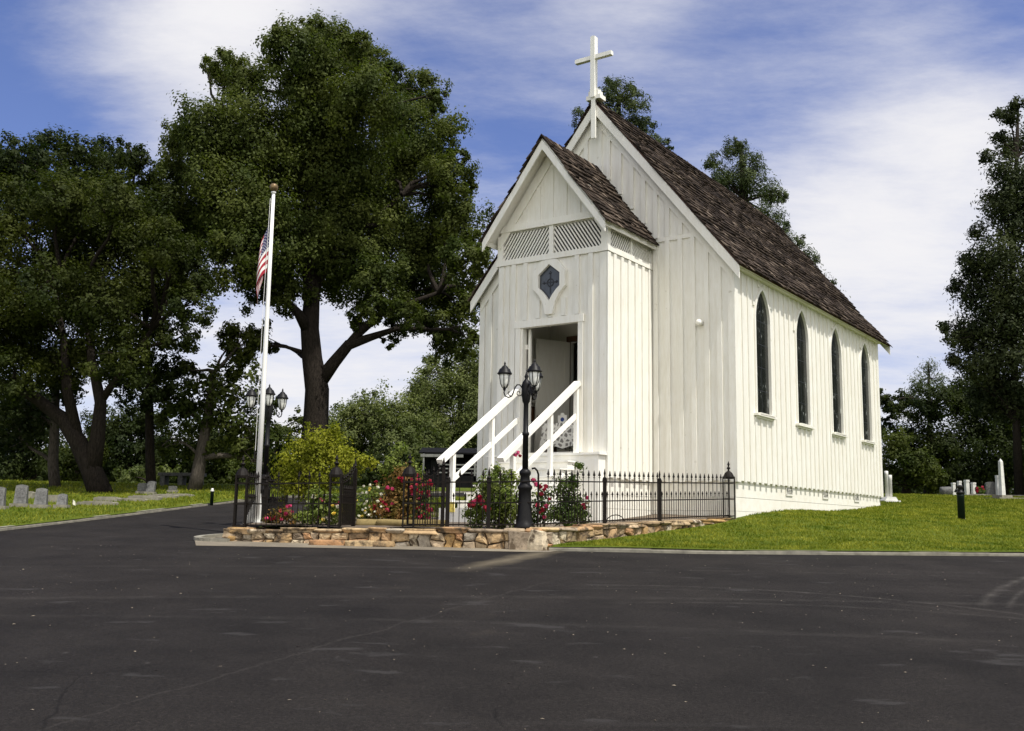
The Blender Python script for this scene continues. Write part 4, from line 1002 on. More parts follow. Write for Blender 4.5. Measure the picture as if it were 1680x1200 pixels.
# ------------------------------------------------------------------ foliage helpers
def leaves(centers, radii, counts, size, aspect=.6, flat=.35, shell=.55, sub=7, spread=.20, seed=1, up=.0):
    """leaf quads scattered in small sprays through each lobe of a crown"""
    g = np.random.default_rng(seed); out = []
    for c, r, n in zip(centers, radii, counts):
        r = np.asarray(r if np.ndim(r) else (r, r, r), float); ns = max(1, n//sub)
        d = g.normal(size=(ns, 3)); d /= np.linalg.norm(d, axis=1)[:, None]
        rad = shell+(1-shell)*g.random(ns)**.7; wob = 1+.16*np.sin(d[:, 0]*5+seed)+.14*np.sin(d[:, 2]*6+2*seed)
        sc = np.asarray(c)+d*(rad*wob)[:, None]*r
        cc = np.repeat(sc, sub, 0)+g.normal(size=(ns*sub, 3))*spread*r.mean(); 
        m = len(cc); nb = d*.8+g.normal(size=(ns, 3))*.35; nb[:, 2] += .45
        nn = np.repeat(nb, sub, 0)*.75+(cc-np.repeat(sc, sub, 0))/(spread*r.mean()+1e-6)*.45+g.normal(size=(m, 3))*.45; nn /= np.linalg.norm(nn, axis=1)[:, None]      # a spray's leaves face much the same way
        a = np.cross(nn, g.normal(size=(m, 3))); a /= np.linalg.norm(a, axis=1)[:, None]; b_ = np.cross(nn, a)
        s = size*(.6+.8*g.random(m))[:, None]; bend = np.cross(a, b_)*s*.12
        q = np.stack([cc-a*s*.5, cc+b_*s*aspect*.5+bend, cc+a*s*.5, cc-b_*s*aspect*.5+bend], 1)
        out.append(q.reshape(-1, 3))
    return np.concatenate(out)
def curve_pts(p, q, sag=.1, n=6, wob=.04):
    p, q = Vector(p), Vector(q); L = (q-p).length; out = []
    ph = random.uniform(0, 6)
    for i in range(n+1):
        t = i/n; v = p.lerp(q, t); v.z += L*sag*math.sin(math.pi*t)
        if 0 < i < n: v += Vector((math.sin(ph+t*7), math.cos(ph+t*5), math.sin(ph*2+t*6)))*L*wob
        out.append(v)
    return out
def tree(name, label, D, trunk, lobes, mat, bark='bark', leaf=.2, dens=1.0, group=None, limbs=(), shell=.5, depth=.6, aspect=.6, sub=7, spread=.2, seed=1, base_off=0, flat=.35, cat='tree', twigs=True):
    """trunk: [(px, py, width px)], lobes: [(px, py, r px)] read at distance D and given real depth"""
    rnd = random.Random(seed); s = D/F
    tp = [P(x, y, D) for x, y, w in trunk]; tr = [w*s/2 for x, y, w in trunk]
    gz = plane_z(tp[0].x, D)+.08
    if tp[0].z > gz: tp.insert(0, Vector((tp[0].x, D, gz-.1))); tr.insert(0, tr[0]*1.15)
    base = Vector((tp[0].x, D, gz)); tp[0].z = gz-.1
    t = thing(name, label, cat, base, 0, group)
    xs = [l[0] for l in lobes]; cxm = sum(xs)/len(xs); half = max(max(xs)-cxm, cxm-min(xs), 1)*s
    C_, R_ = [], []
    for (px, py, r) in lobes:
        k = abs(px-cxm)*s/half; dmax = half*depth*math.sqrt(max(.08, 1-k*k)); dy = rnd.uniform(-1, 1)*dmax
        c = P(px, py, D+dy); C_.append(c); R_.append(r*(D+dy)/F)
    b = MB(); b.tube(tp, tr, 9)
    top = tp[-1]
    for lm in limbs:
        pts = [P(x, y, D+(dz if len(l_) > 3 else 0)) if False else P(x, y, D+(l_[3] if len(l_) > 3 else 0)) for l_ in lm for x, y, w in [l_[:3]]]
        b.tube(pts, [l_[2]*s/2 for l_ in lm], 8)
    nodes_ = [p for p in tp[1:]]+[P(l_[0], l_[1], D) for lm in limbs for l_ in lm[1:]]
    for c, r in zip(C_, R_):
        n0 = min(nodes_, key=lambda p: (p-c).length+ (2.0*max(0, p.z-c.z))); n0 = Vector(n0)
        L = (c-n0).length; w0 = min(.05+.018*L, tr[-1]*.9+.02)
        pts = curve_pts(n0, c, .06, 5, .03); b.tube(pts, [w0*(1-.8*i/5) for i in range(6)], 5, cap=False)
        if twigs:
            for _ in range(4):
                d = Vector((rnd.gauss(0, 1), rnd.gauss(0, 1), rnd.gauss(.2, .8))).normalized(); a0 = pts[rnd.choice((3, 4, 5))]
                b.tube(curve_pts(a0, c+d*r*.85, .04, 3, .04), [w0*.35, w0*.25, w0*.16, w0*.08], 4, cap=False)
    b.v = [(x-base.x, y-base.y, z-base.z) for x, y, z in b.v]
    b.build('trunk', M[bark], t, True)
    cnt = [int(dens*34*(r/leaf)**2)+60 for r in R_]
    V = leaves([tuple(c-base) for c in C_], R_, cnt, leaf, aspect, flat, shell, sub, spread, seed)
    arr_mesh('crown', V, 4, M[mat], t)
    return t

# ------------------------------------------------------------------ trees
OAK = [(480,90,62),(560,85,52),(520,150,80),(400,140,52),(370,115,36),(340,215,66),(300,235,42),(290,295,45),(420,230,80),(600,165,70),(690,150,42),(720,165,22),(680,230,70),(560,250,90),(470,300,90),(380,320,80),(320,340,60),(640,300,80),(730,290,46),(752,262,22),(740,370,56),(765,430,46),(660,400,76),(560,390,85),(450,400,76),(385,415,55),(690,475,60),(620,470,55),(750,500,48),(735,560,38),(655,535,26),(540,455,52),(470,480,40),(425,470,40),(400,560,38),(436,572,20),(790,470,30),(770,560,28),(460,60,22),(585,70,28),(345,110,20),(640,125,30),(770,300,16),(505,45,20),(590,520,24),(620,505,28),(665,515,30),(700,530,30),(640,560,14),(350,270,50),(520,70,50),(600,110,46),(650,190,50),(720,220,40),(730,330,50),(420,360,60),(500,220,70),(580,320,70),(350,380,50),(600,430,60),(520,400,60),(780,400,28),(690,420,50),(460,440,36)]
tree('oak_tree', 'huge spreading dark green oak with a forked trunk, tallest tree behind the garden', 37, [(512,812,54),(512,760,47),(518,690,42),(520,640,40),(512,590,34),(508,540,31),(512,480,26),(500,400,26),(510,300,16),(515,180,8)],
     OAK, 'oak', leaf=.115, dens=1.75, sub=85, limbs=[[(528,622,26),(548,595,22),(572,566,19),(610,553,13),(650,540,9),(690,540,6)],[(560,580,16),(590,545,16),(625,515,13),(665,500,9),(720,480,6)],[(508,545,24,0),(490,515,16,-.5),(465,490,12,-1),(430,470,8,-1)],[(510,480,22),(545,420,16,1),(600,370,11,1.5),(660,320,7,2)],[(505,430,18),(470,380,13,-1),(420,330,9,-2),(370,260,6,-2)],[(515,320,14),(560,250,9),(600,180,5)]], shell=.35, depth=.75, seed=3, spread=.125)
tree('oak_tree', 'broad olive green oak with a thick leaning dark trunk at the left edge', 33, [(166,818,40),(150,770,34),(128,725,29),(105,690,25),(60,655,19),(20,632,14),(-20,622,9)],
     [(150,350,78),(60,390,80),(230,370,66),(290,440,62),(200,450,80),(100,480,80),(315,500,40),(30,500,70),(230,540,58),(150,560,60),(60,570,60),(300,550,34),(10,350,60),(-40,430,80),(-60,540,80),(-90,360,80),(190,330,50),(300,420,40),(100,330,50),(250,480,50),(330,470,24),(60,480,60),(150,410,60),(20,620,50),(110,600,50),(200,590,50),(260,400,50),(-10,560,70),(170,500,60),(320,460,36),(230,480,50)],
     'olive', leaf=.105, dens=1.25, sub=85, limbs=[[(150,770,34),(160,720,26),(165,660,20),(150,590,14),(140,500,9)],[(128,725,22),(110,640,18),(105,560,12),(90,480,8)],[(165,660,14),(205,600,11),(250,540,7)]], shell=.4, depth=.55, seed=5, spread=.13)
tree('tall_tree', 'tall dark tree with a straight slender trunk behind the flat graves', 36, [(248,815,17),(246,740,15),(245,660,13),(240,560,10),(235,420,7)],
     [(30,265,42),(80,250,40),(125,252,36),(170,262,34),(215,262,34),(242,300,32),(60,310,46),(150,320,46),(250,340,36),(200,300,34),(0,255,34),(270,380,36),(200,610,40),(260,600,40),(225,650,34),(285,640,34),(-40,270,50),(100,300,40),(275,310,24),(215,250,22),(10,300,50),(110,330,50),(190,350,50),(265,350,36),(290,400,34),(60,255,30),(150,280,34)], 'oak_dark', leaf=.12, dens=1.3, sub=70, shell=.4, depth=.5, seed=8, spread=.13)
tree('bare_trunk_tree', 'pale barked trunk standing just left of the leaning oak trunk', 37, [(90,815,19),(87,760,17),(90,700,15),(92,640,12)], [(60,690,30),(30,660,36),(10,710,36),(110,640,28),(85,610,34)], 'oak_dark', bark='bark_grey', leaf=.17, dens=.9, seed=9)
tree('old_tree', 'grey trunked tree with a broken top and a long low branch, left of the flagpole', 36, [(318,815,24),(324,780,22),(330,748,20),(338,700,16),(345,650,13),(352,610,8)],
     [(340,640,46),(395,640,44),(385,600,28),(305,680,44),(375,700,48),(425,705,40),(270,660,40),(335,735,32),(415,555,30),(300,610,30),(440,660,22),(400,740,30),(280,720,30),(440,740,22),(375,570,24)], 'oak', bark='bark_grey', leaf=.15, dens=.85, limbs=[[(330,752,14),(355,748,10),(385,748,9),(420,757,6),(440,765,4)]], shell=.3, depth=.6, seed=11, spread=.14, sub=50)
hz = [('sage', 66, [(560,700,46),(620,690,46),(660,690,40),(590,740,50),(650,745,50),(545,730,34),(690,720,40),(600,670,30)], 'rounded grey green tree left of the handrails, behind the shed'),
      ('sage', 72, [(710,640,46),(750,620,48),(790,600,40),(720,700,56),(780,690,56),(690,680,40),(760,760,50),(705,600,20),(800,650,50),(820,740,50)], 'tall sage green tree close against the left side of the chapel'),
      ('oak', 62, [(425,720,28),(470,715,30),(490,690,18),(440,750,30),(490,750,34),(400,770,30)], 'leafy green tree low behind the flagpole and far lamp'),
      ('oak_dark', 58, [(610,780,30),(660,775,32),(700,770,28),(580,790,26),(560,775,26),(740,770,28),(640,755,26)], 'dark undergrowth tree low beside the dark shed'),
      ('oak_dark', 60, [(20,700,60),(70,740,56),(0,770,50),(60,670,40),(110,770,40),(-40,700,60)], 'dark dense tree at the far left behind the tall headstones'),
      ('olive', 56, [(115,760,34),(135,790,24),(100,790,24),(150,740,30)], 'rounded olive shrub tree behind the leaning oak trunk'),
      ('oak_dark', 62, [(200,730,50),(170,700,40),(230,770,40),(260,740,40),(210,790,30),(180,780,30),(230,690,40)], 'dark tree filling the gap behind the straight slender trunk'),
      ('sage', 54, [(212,780,24),(262,790,18),(235,800,20),(275,775,20)], 'small greyish shrub tree beside the straight slender trunk'),
      ('oak_dark', 64, [(300,760,40),(350,770,40),(400,790,30),(330,720,44),(380,740,40),(290,790,28),(430,790,24)], 'dark tree behind the grey trunk and its low branch'),
      ('olive', 55, [(375,790,22),(400,795,18),(350,797,18)], 'sunlit olive bush beyond the small green post'),
      ('oak_dark', 66, [(1480,668,26),(1455,660,14),(1530,660,38),(1580,655,36),(1500,720,40),(1560,730,56),(1630,700,56),(1450,700,18),(1600,640,36),(1448,655,16)], 'dark tree mass at the middle of the wood right of the chapel'),
      ('oak', 62, [(1470,730,32),(1500,770,34),(1455,780,24),(1530,785,24),(1480,760,30)], 'mid green tree directly right of the chapel, before the darker wood'),
      ('oak_dark', 63, [(1640,750,50),(1600,770,36),(1670,700,50),(1700,760,60),(1560,790,26),(1640,650,46),(1720,680,60)], 'dark dense tree behind the obelisk and white headstones')]
for i, (mt, D, lb, lab) in enumerate(hz):
    cx = sum(l[0] for l in lb)/len(lb); low = max(l[1]+l[2]*.4 for l in lb)
    tree('background_tree', lab, D, [(cx, 808, 16), (cx, (808+low)/2, 13), (cx+3, min(l[1] for l in lb)+20, 6)], lb+[(l[0]+random.uniform(-25, 25), l[1]+random.uniform(-8, 30), l[2]*.6) for l in lb], mt, leaf=.17, dens=1.15, sub=60, group='trees at the edge of the churchyard', shell=.35, depth=.5, seed=20+i, spread=.14, twigs=False)
tree('pine_tree', 'bushy green pine rising behind the roof cross', 52, [(1015,806,30),(1015,400,22),(1015,240,14),(1015,160,6)], [(1010,150,26),(1040,168,24),(985,170,20),(953,192,16),(1000,205,36),(1045,212,26),(1075,236,15),(1097,238,8),(965,220,20),(1020,250,50),(1060,205,14),(1005,137,14),(1035,148,12),(1090,300,40),(960,300,40),(1000,380,56),(1050,440,60),(985,500,60),(1040,580,64),(1000,660,60),(1045,350,44)], 'pine', leaf=.17, dens=2.1, aspect=.28, shell=.3, depth=.5, seed=41, group='pines behind the chapel', spread=.18, sub=36)
tree('pine_tree', 'bushy green pine rising behind the middle of the chapel ridge', 55, [(1225,806,30),(1225,500,22),(1222,330,14),(1215,240,6)], [(1205,248,22),(1168,265,16),(1230,268,22),(1235,300,28),(1265,318,24),(1284,322,12),(1205,300,32),(1262,355,26),(1290,372,12),(1180,295,22),(1275,400,28),(1310,400,12),(1212,235,10),(1230,380,40),(1205,450,50),(1262,490,54),(1210,560,56),(1255,630,56),(1215,690,50)], 'pine', leaf=.17, dens=2.1, aspect=.28, shell=.3, depth=.5, seed=42, group='pines behind the chapel', spread=.18, sub=36)
tree('pine_tree', 'pine of which only small tufts show over the far end of the chapel roof', 58, [(1330,806,26),(1335,600,18),(1338,450,8)], [(1325,418,14),(1338,424,8),(1366,463,6),(1330,470,30),(1350,520,34),(1310,460,30),(1325,560,40),(1360,610,42),(1320,670,44)], 'pine', leaf=.2, dens=1.1, aspect=.28, shell=.3, seed=43, group='pines behind the chapel', spread=.26)
tree('pine_tree', 'pale hazy pine far beyond the dark wood right of the chapel', 95, [(1525,806,8),(1524,620,5),(1523,595,2)], [(1525,605,16),(1505,628,14),(1542,625,13),(1522,640,20),(1500,645,12),(1548,645,12)], 'pale_pine', leaf=.28, dens=.8, aspect=.3, shell=.25, seed=44, spread=.28)
tree('pine_tree', 'tall dark pine leaning in at the right edge behind the headstones', 46, [(1672,818,15),(1668,700,13),(1662,560,11),(1660,420,9),(1668,260,7),(1670,180,4)],
     [(1655,190,20),(1640,188,12),(1668,172,14),(1640,225,14),(1618,255,14),(1650,280,28),(1670,300,36),(1640,335,30),(1672,380,40),(1605,382,18),(1635,420,42),(1590,430,20),(1660,470,46),(1600,478,34),(1568,470,14),(1635,535,42),(1585,545,30),(1548,538,14),(1660,585,36),(1605,600,30),(1565,590,16),(1640,630,30),(1700,330,50),(1710,450,60),(1715,560,60),(1700,230,40),(1690,640,40),(1560,555,14),(1650,340,40),(1640,500,50),(1620,590,40),(1670,520,50),(1660,240,26),(1610,440,34),(1595,560,30),(1660,660,40),(1620,650,34)],
     'pine_dark', leaf=.17, dens=1.6, aspect=.4, shell=.3, depth=.5, seed=45, spread=.22, sub=26)

for i, (x, y, h, lab) in enumerate(((34, 36, 11, 'round dark tree at the right of the churchyard, nearest the drive'), (40, 44, 14, 'tall dark tree at the right of the churchyard behind the nearest one'), (30, 47, 12, 'dark tree right of the leaning pine at the edge of the wood'), (50, 40, 13, 'dark tree farthest right in the churchyard'), (28, 40, 13, 'broad dark tree nearest the right edge pine, beyond the lawn'), (36, 47, 15, 'tallest dark tree of the right churchyard'), (45, 52, 15, 'dark tree at the far back right of the churchyard'))):
    q = lambda px, dz: (840+F*px/y, 600-F*(dz-H0-PITCH*y)/y)
    lb = [(q(x+random.uniform(-3.5, 3.5), h*random.uniform(.3, .95))+(F*random.uniform(1.4, 2.4)/y,)) for _ in range(22)]
    tree('background_tree', lab, y, [q(x, 2.6)+(18,), q(x, h*.4)+(14,), q(x, h*.8)+(6,)], lb, 'oak_dark', leaf=.28, dens=.9, group='trees at the edge of the churchyard', shell=.35, depth=.6, seed=70+i, twigs=False)

# the far-off wood that closes every low gap
g_ = np.random.default_rng(99); C_, R_ = [], []
for k in range(200):
    x = -75+150*k/199+g_.uniform(-1, 1); y = g_.uniform(78, 92); r = g_.uniform(1.3, 2.3); C_.append((x, y, plane_z(x, y)+g_.uniform(.2, 2.8))); R_.append(r)
tag(arr_mesh('woods', leaves(C_, R_, [1500]*len(C_), .26, .6, .35, .3, 14, .2, 99), 4, M['oak_dark']), kind='stuff')

# ------------------------------------------------------------------ rose beds
def bush(name, label, D, lobes, mat, leaf, dens, stems=6, blooms=None, group=None, cat='rose bush', gz=None, seed=1, shell=.2, spread=.3, bsize=.045):
    rnd = random.Random(seed); s = D/F
    cs = [P(x, y, D+rnd.uniform(-.22, .22)) for x, y, r in lobes]; rs = [r*s for x, y, r in lobes]
    cx = sum(c.x for c in cs)/len(cs); z0 = garden_z(0, D) if gz is None else gz
    base = Vector((cx, D, z0)); t = thing(name, label, cat, base, 0, group)
    b = MB()
    for i in range(stems):
        c = cs[i % len(cs)]; b0 = Vector((cx+rnd.uniform(-.1, .1), D+rnd.uniform(-.08, .08), z0-.03)); d = Vector((rnd.gauss(0, .4), rnd.gauss(0, .4), rnd.uniform(0, .8)))*rs[i % len(cs)]
        b.tube(curve_pts(b0, c+d, .05, 5, .03), [.012, .010, .008, .007, .005, .003], 5, cap=False)
    b.v = [(x-base.x, y-base.y, z-base.z) for x, y, z in b.v]; b.build('stems', M['stem'], t, True)
    V = leaves([tuple(c-base) for c in cs], rs, [int(dens*260*(r/.18)**2)+20 for r in rs], leaf, .6, .3, shell, 6, spread, seed); arr_mesh('foliage', V, 4, M[mat], t)
    if blooms:
        protos = {}
        for (px, py, col) in blooms:
            if col not in protos:
                b = MB()
                for k in range(11):                            # cupped petals round a bud
                    a = k*2.4; r = .35+.65*(k/11); d = Vector((math.cos(a)*r, math.sin(a)*r, .55-.5*k/11)); u = d.cross(Vector((0,0,1))).normalized()
                    c0 = d*.55*bsize; w = bsize*.62; o = d.normalized()*bsize*.18; up = Vector((d.x*.5, d.y*.5, 1)).normalized()*w
                    b.add([c0-u*w*.4-up*.5, c0+u*w*.4-up*.5, c0+u*w*.8+up*.4+o, c0+up*.8+o*1.5, c0-u*w*.8+up*.4+o], [(0, 1, 2, 3, 4)])
                b.blob((0, 0, 0), (bsize*.4,)*3, 2, .1, .2)
                ob = b.build('blossom', M['petal_'+col], t); protos[col] = ob
            else: ob = protos[col].copy(); COL.objects.link(ob); ob.parent = t
            ob.location = P(px, py, D-.22+rnd.uniform(-.12, .1))-base; ob.rotation_euler = (rnd.uniform(-.5, 1.3), rnd.uniform(-.6, .6), rnd.uniform(0, 6)); k = rnd.uniform(.75, 1.25); ob.scale = (k, k, k)
    return t
def scat(seed, n, boxes, cols):
    r = random.Random(seed); out = []
    for _ in range(n):
        x0, x1, y0, y1 = r.choice(boxes); out.append((r.uniform(x0, x1), r.uniform(y0, y1), r.choice(cols)))
    return out
bush('yellow_shrub', 'large feathery yellow green shrub between the far lamp and the gate', 19.4, [(475,770,22),(490,738,17),(470,755,10),(515,722,15),(540,716,14),(552,738,19),(515,755,26),(560,765,20),(478,795,17),(596,757,10),(575,750,13),(530,788,20),(612,762,7),(548,704,8),(500,805,15),(462,780,8),(582,772,10),(505,700,5),(530,742,20)], 'lime', .06, 1.5, 9, None, cat='shrub', seed=2, spread=.46)
bush('rose_bush', 'low pink rose bush at the foot of the far lamp', 18.3, [(455,848,14),(470,842,12),(440,852,9),(482,852,8)], 'brown', .055, 1.1, 6, scat(1, 9, [(432,482,830,858)], ['pink','pink','red']), 'rose bushes in the garden', seed=3)
bush('rose_bush', 'pale rose bush with white and yellow blooms under the yellow green shrub', 18.0, [(520,840,22),(500,850,14),(545,845,18),(520,815,16),(545,820,14)], 'rose_pale', .055, 1.3, 7, scat(2, 16, [(500,560,805,858)], ['white','white','yellow','pink']), 'rose bushes in the garden', seed=4)
bush('rose_bush', 'cream flowered bush just right of the left gate leaf', 18.6, [(595,825,20),(612,815,16),(590,845,16),(615,845,14)], 'rose_pale', .05, 1.0, 6, scat(3, 30, [(582,625,795,850)], ['white','white','white','yellow']), 'rose bushes in the garden', seed=5, bsize=.03)
bush('rose_bush', 'big reddish leaved rose bush with crimson blooms beside the right gate post', 18.7, [(655,800,24),(640,825,24),(668,825,24),(650,845,22),(625,838,16),(680,800,18),(660,780,16)], 'brown', .06, 1.3, 9, scat(4, 26, [(610,690,790,856),(655,690,775,810)], ['red','red','red','pink']), 'rose bushes in the garden', seed=6)
bush('rose_bush', 'dark rose bush heavy with magenta blooms behind the right gate leaf', 18.9, [(695,820,18),(690,845,16),(700,800,12)], 'rose', .055, 1.2, 6, scat(5, 28, [(684,710,790,852)], ['pink','red','red']), 'rose bushes in the garden', seed=7, bsize=.05)
bush('climbing_stem', 'tall thin arching plant with feathery sprays above the red roses', 19.0, [(642,760,10),(650,740,8),(660,735,7),(640,785,10),(655,770,8),(685,775,10),(672,760,7),(630,770,8)], 'rose_pale', .06, 1.0, 9, None, cat='plant', seed=8, spread=.5)
bush('rose_bush', 'large leafy green rose bush left of the near lamp', 17.6, [(815,800,24),(805,825,28),(835,820,24),(822,845,24),(795,800,16),(840,785,14),(815,775,12),(850,840,18)], 'rose_pale', .062, 1.35, 9, [(850,744,'pink'),(846,748,'pink'),(853,749,'red'),(800,790,'white'),(825,770,'white')], 'rose bushes in the garden', seed=9)
bush('rose_bush', 'small rose bush with a cluster of crimson blooms by the bottom step', 17.3, [(780,848,14),(770,840,11),(792,843,12),(782,830,10)], 'rose_pale', .055, 1.2, 5, [(773,828,'red'),(786,818,'red'),(783,822,'red'),(790,826,'red'),(796,834,'red'),(800,838,'red'),(770,831,'red'),(777,826,'pink')], 'rose bushes in the garden', seed=10, bsize=.06)
bush('rose_bush', 'rose bush with crimson blooms just right of the near lamp', 17.9, [(885,830,16),(890,810,13),(880,848,14),(895,845,12)], 'rose', .055, 1.0, 6, [(885,800,'red'),(892,805,'red'),(880,797,'pink'),(888,812,'red'),(895,800,'red'),(875,790,'pink'),(897,832,'pink'),(890,838,'red'),(900,820,'red'),(880,830,'red'),(886,842,'red'),(893,850,'pink')], 'rose bushes in the garden', seed=11, bsize=.05)
bush('rose_bush', 'tall narrow green rose bush against the right side of the steps', 18.2, [(930,825,22),(925,800,18),(945,835,20),(915,840,14),(938,790,13),(950,765,8),(930,850,20),(955,850,12)], 'rose', .058, 1.35, 8, [(962,818,'pink'),(957,830,'pink'),(960,835,'red'),(964,826,'white')], 'rose bushes in the garden', seed=12)
bush('flower_bed', 'fine grassy tuft of pale flowers beside the stone step inside the gate', 18.9, [(625,835,10),(600,850,10),(570,850,9)], 'rose_pale', .04, 1.0, 5, scat(6, 14, [(565,630,825,855)], ['white']), cat='flowers', seed=13, bsize=.025)

# ------------------------------------------------------------------ churchyard: headstones, posts, shed
def gz_at(px, py):
    d = ray(px, py); t = H0/(.067*d.y-d.z) if (.067*d.y-d.z) > 1e-4 else 45
    return d.y*t
def slant_marker(px, py, h, w, label, dep=.28, rz=.25):
    D = min(gz_at(px, py), 43); p = P(px, py, D); z = plane_z(p.x, D)+.065
    w *= .63; t = thing('headstone', label, 'headstone', (p.x, D, z), rz, 'slanted headstones on the left lawn')
    b = MB(); b.box(-w*.72, w*.72, -dep*.9, dep*.8, -.06, .07); b.build('plinth', M['concrete'], t)
    b = MB(); n = 8; top = [(-w/2+w*k/n, h-.03*(abs(k-n/2)/(n/2))**2) for k in range(n+1)]
    b.prism([(-w/2, -dep/2, .071), (w/2, -dep/2, .071)]+[(x*.92, -dep*.12, z) for x, z in top[::-1]], (0, .12, 0))
    b.add([(-w/2, -dep/2+.12, .071), (w/2, -dep/2+.12, .071), (w/2, dep/2, .071), (-w/2, dep/2, .071), (-w*.46, -dep*.12+.12, h-.03), (w*.46, -dep*.12+.12, h-.03), (w*.46, dep*.35, h-.04), (-w*.46, dep*.35, h-.04)], [(0, 3, 2, 1), (4, 5, 6, 7), (1, 2, 6, 5), (2, 3, 7, 6), (3, 0, 4, 7)])
    b.build('stone', M['granite'], t)
    b = MB(); b.prism([(-w*.33, -dep*.36-.012, h*.40), (w*.33, -dep*.36-.012, h*.40), (w*.30, -dep*.18-.012, h*.84), (-w*.30, -dep*.18-.012, h*.84)], (0, .006, 0)); b.build('plaque', plain('worn_face', (.09, .088, .084), .8, .6, 26), t)
slant_marker(33, 836, .52, .44, 'tall grey slanted headstone, second from the left edge'); slant_marker(66, 838, .46, .42, 'grey slanted headstone in the middle of the left group')
slant_marker(101, 838, .33, .34, 'small grey slanted headstone nearest the little flag'); slant_marker(-4, 840, .50, .42, 'grey slanted headstone cut by the left edge of the picture')
def slab(px, py, w, d, h, label, mat='concrete', rz=0, cat='grave slab', group='flat graves on the left lawn'):
    D = min(gz_at(px, py), 43); p = P(px, py, D); z = plane_z(p.x, D)+.065; w *= .7; d *= .55; h *= .8; b = MB()
    b.prism([(-w/2, -d/2, -.08), (w/2, -d/2, -.08), (w/2, -d/2, h-.02), (w/2-.03, -d/2, h), (-w/2+.03, -d/2, h), (-w/2, -d/2, h-.02)], (0, d, 0)); b.box(-w*.36, w*.36, -d*.34, d*.34, h+.001, h+.02)
    o = b.build('grave_slab', M[mat], None); o.location = (p.x, D, z); o.rotation_euler.z = rz; tag(o, label, cat, group)
for a in ((160, 833, 1.3, .7, .09, 'long flat grave slab nearest the kerb on the left lawn'), (176, 827, .9, .6, .13, 'raised pale grave slab behind the long flat one'), (210, 826, 1.5, .6, .07, 'thin flat grave slab at the middle of the left lawn'),
          (238, 824, 1.2, .7, .12, 'thick flat grave slab below the straight slender trunk'), (268, 821, 1.1, .7, .11, 'pale grave slab before the bench shaped tomb'), (292, 818, 1.3, .6, .07, 'thin grave slab below the grey trunk'), (85, 828, .7, .5, .2, 'low dark grave block behind the smallest slanted headstone'), (45, 822, .5, .4, .22, 'small pale block behind the slanted headstones')): slab(*a)
def headstone(px, py, h, w, label, mat='granite', dep=.14, tilt=0, rz=0, group='upright headstones', cat='headstone', rounded=True):
    D = min(gz_at(px, py), 45); p = P(px, py, D); t = thing('headstone', label, cat, (p.x, D, plane_z(p.x, D)+.065), rz, group)
    b = MB(); pts = [(-w/2, 0, .08), (w/2, 0, .08), (w/2, 0, h*.86)]
    if rounded: pts += [(w/2*math.cos(a), 0, h*.86+h*.14*math.sin(a)) for a in [math.pi*k/8 for k in range(1, 8)]]
    pts += [(-w/2, 0, h*.86)]
    b.prism([(x, -dep/2+z*tilt, z) for x, _, z in pts], (0, dep, 0)); b.build('stone', M[mat], t)
    b = MB(); b.box(-w*.65, w*.65, -dep*.9, dep*.9, -.08, .079); b.build('plinth', M['concrete'], t)
headstone(233, 814, .34, .27, 'dark upright headstone left of the straight slender trunk'); headstone(246, 815, .42, .24, 'leaning headstone at the foot of the straight slender trunk', tilt=.3)
headstone(1627, 813, .62, .50, 'rounded grey headstone between the white pillars and the obelisk')
t = thing('tomb', 'bench shaped dark tomb left of the grey trunk', 'tomb', (P(297, 813, 40).x, 40, plane_z(0, 40)+.1))
b = MB(); b.box(-.85, .85, -.3, .3, .34, .46); b.build('top_slab', M['granite'], t)
for x in (-.68, .0, .68): b = MB(); b.box(x-.09, x+.09, -.25, .25, -.05, .339); b.build('support', M['granite'], t)
headstone(283, 812, .22, .24, 'small grey stone left of the bench shaped tomb')
def pillar(px, py, ph, w, label):
    D = min(gz_at(px, py), 45); p = P(px, py, D); h = ph*D/F; w *= .8; t = thing('marble_pillar', label, 'grave pillar', (p.x, D, plane_z(p.x, D)+.065), .2, 'white marble pillars on the right')
    b = MB(); b.box(-w/2, w/2, -w/2, w/2, .02, h*.88); b.prism([(-w*.58, -w*.58, h*.88), (w*.58, -w*.58, h*.88), (w*.5, -w*.58, h), (-w*.5, -w*.58, h)], (0, w*1.16, 0)); b.build('shaft', M['marble'], t)
    b = MB(); b.box(-w*.8, w*.8, -w*.8, w*.8, -.08, .019); b.build('plinth', M['marble'], t)
pillar(1565, 814, 21, .16, 'short white pillar, leftmost of the four by the wood'); pillar(1575, 814, 24, .16, 'white pillar behind the dark standpipe'); pillar(1587, 815, 26, .19, 'thick white pillar right of the dark standpipe'); pillar(1598, 815, 22, .18, 'white pillar beside the red flowers'); pillar(1638, 815, 34, .16, 'tall thin white pillar just behind the obelisk')
D = 40; p = P(1645, 822, D); t = thing('obelisk', 'tall pale pointed obelisk on a stepped base near the right edge', 'obelisk', (p.x, D, plane_z(p.x, D)+.065), .3)
b = MB(); b.add([(-.085,-.085,.15),(.085,-.085,.15),(.085,.085,.15),(-.085,.085,.15),(-.06,-.06,1.44),(.06,-.06,1.44),(.06,.06,1.44),(-.06,.06,1.44),(0,0,1.56)], [(0,3,2,1),(0,1,5,4),(1,2,6,5),(2,3,7,6),(3,0,4,7),(4,5,8),(5,6,8),(6,7,8),(7,4,8)]); b.build('shaft', M['marble'], t)
b = MB(); b.box(-.6, .6, -.5, .5, -.1, .05); b.box(-.25, .25, -.25, .25, .051, .149); b.build('base', M['concrete'], t)
for a in ((1605, 816, 1.2, .6, .10, 'flat grave kerb left of the obelisk'), (1668, 816, 1.2, .6, .08, 'flat grave slab right of the obelisk')): slab(*a, group='flat graves on the right lawn')
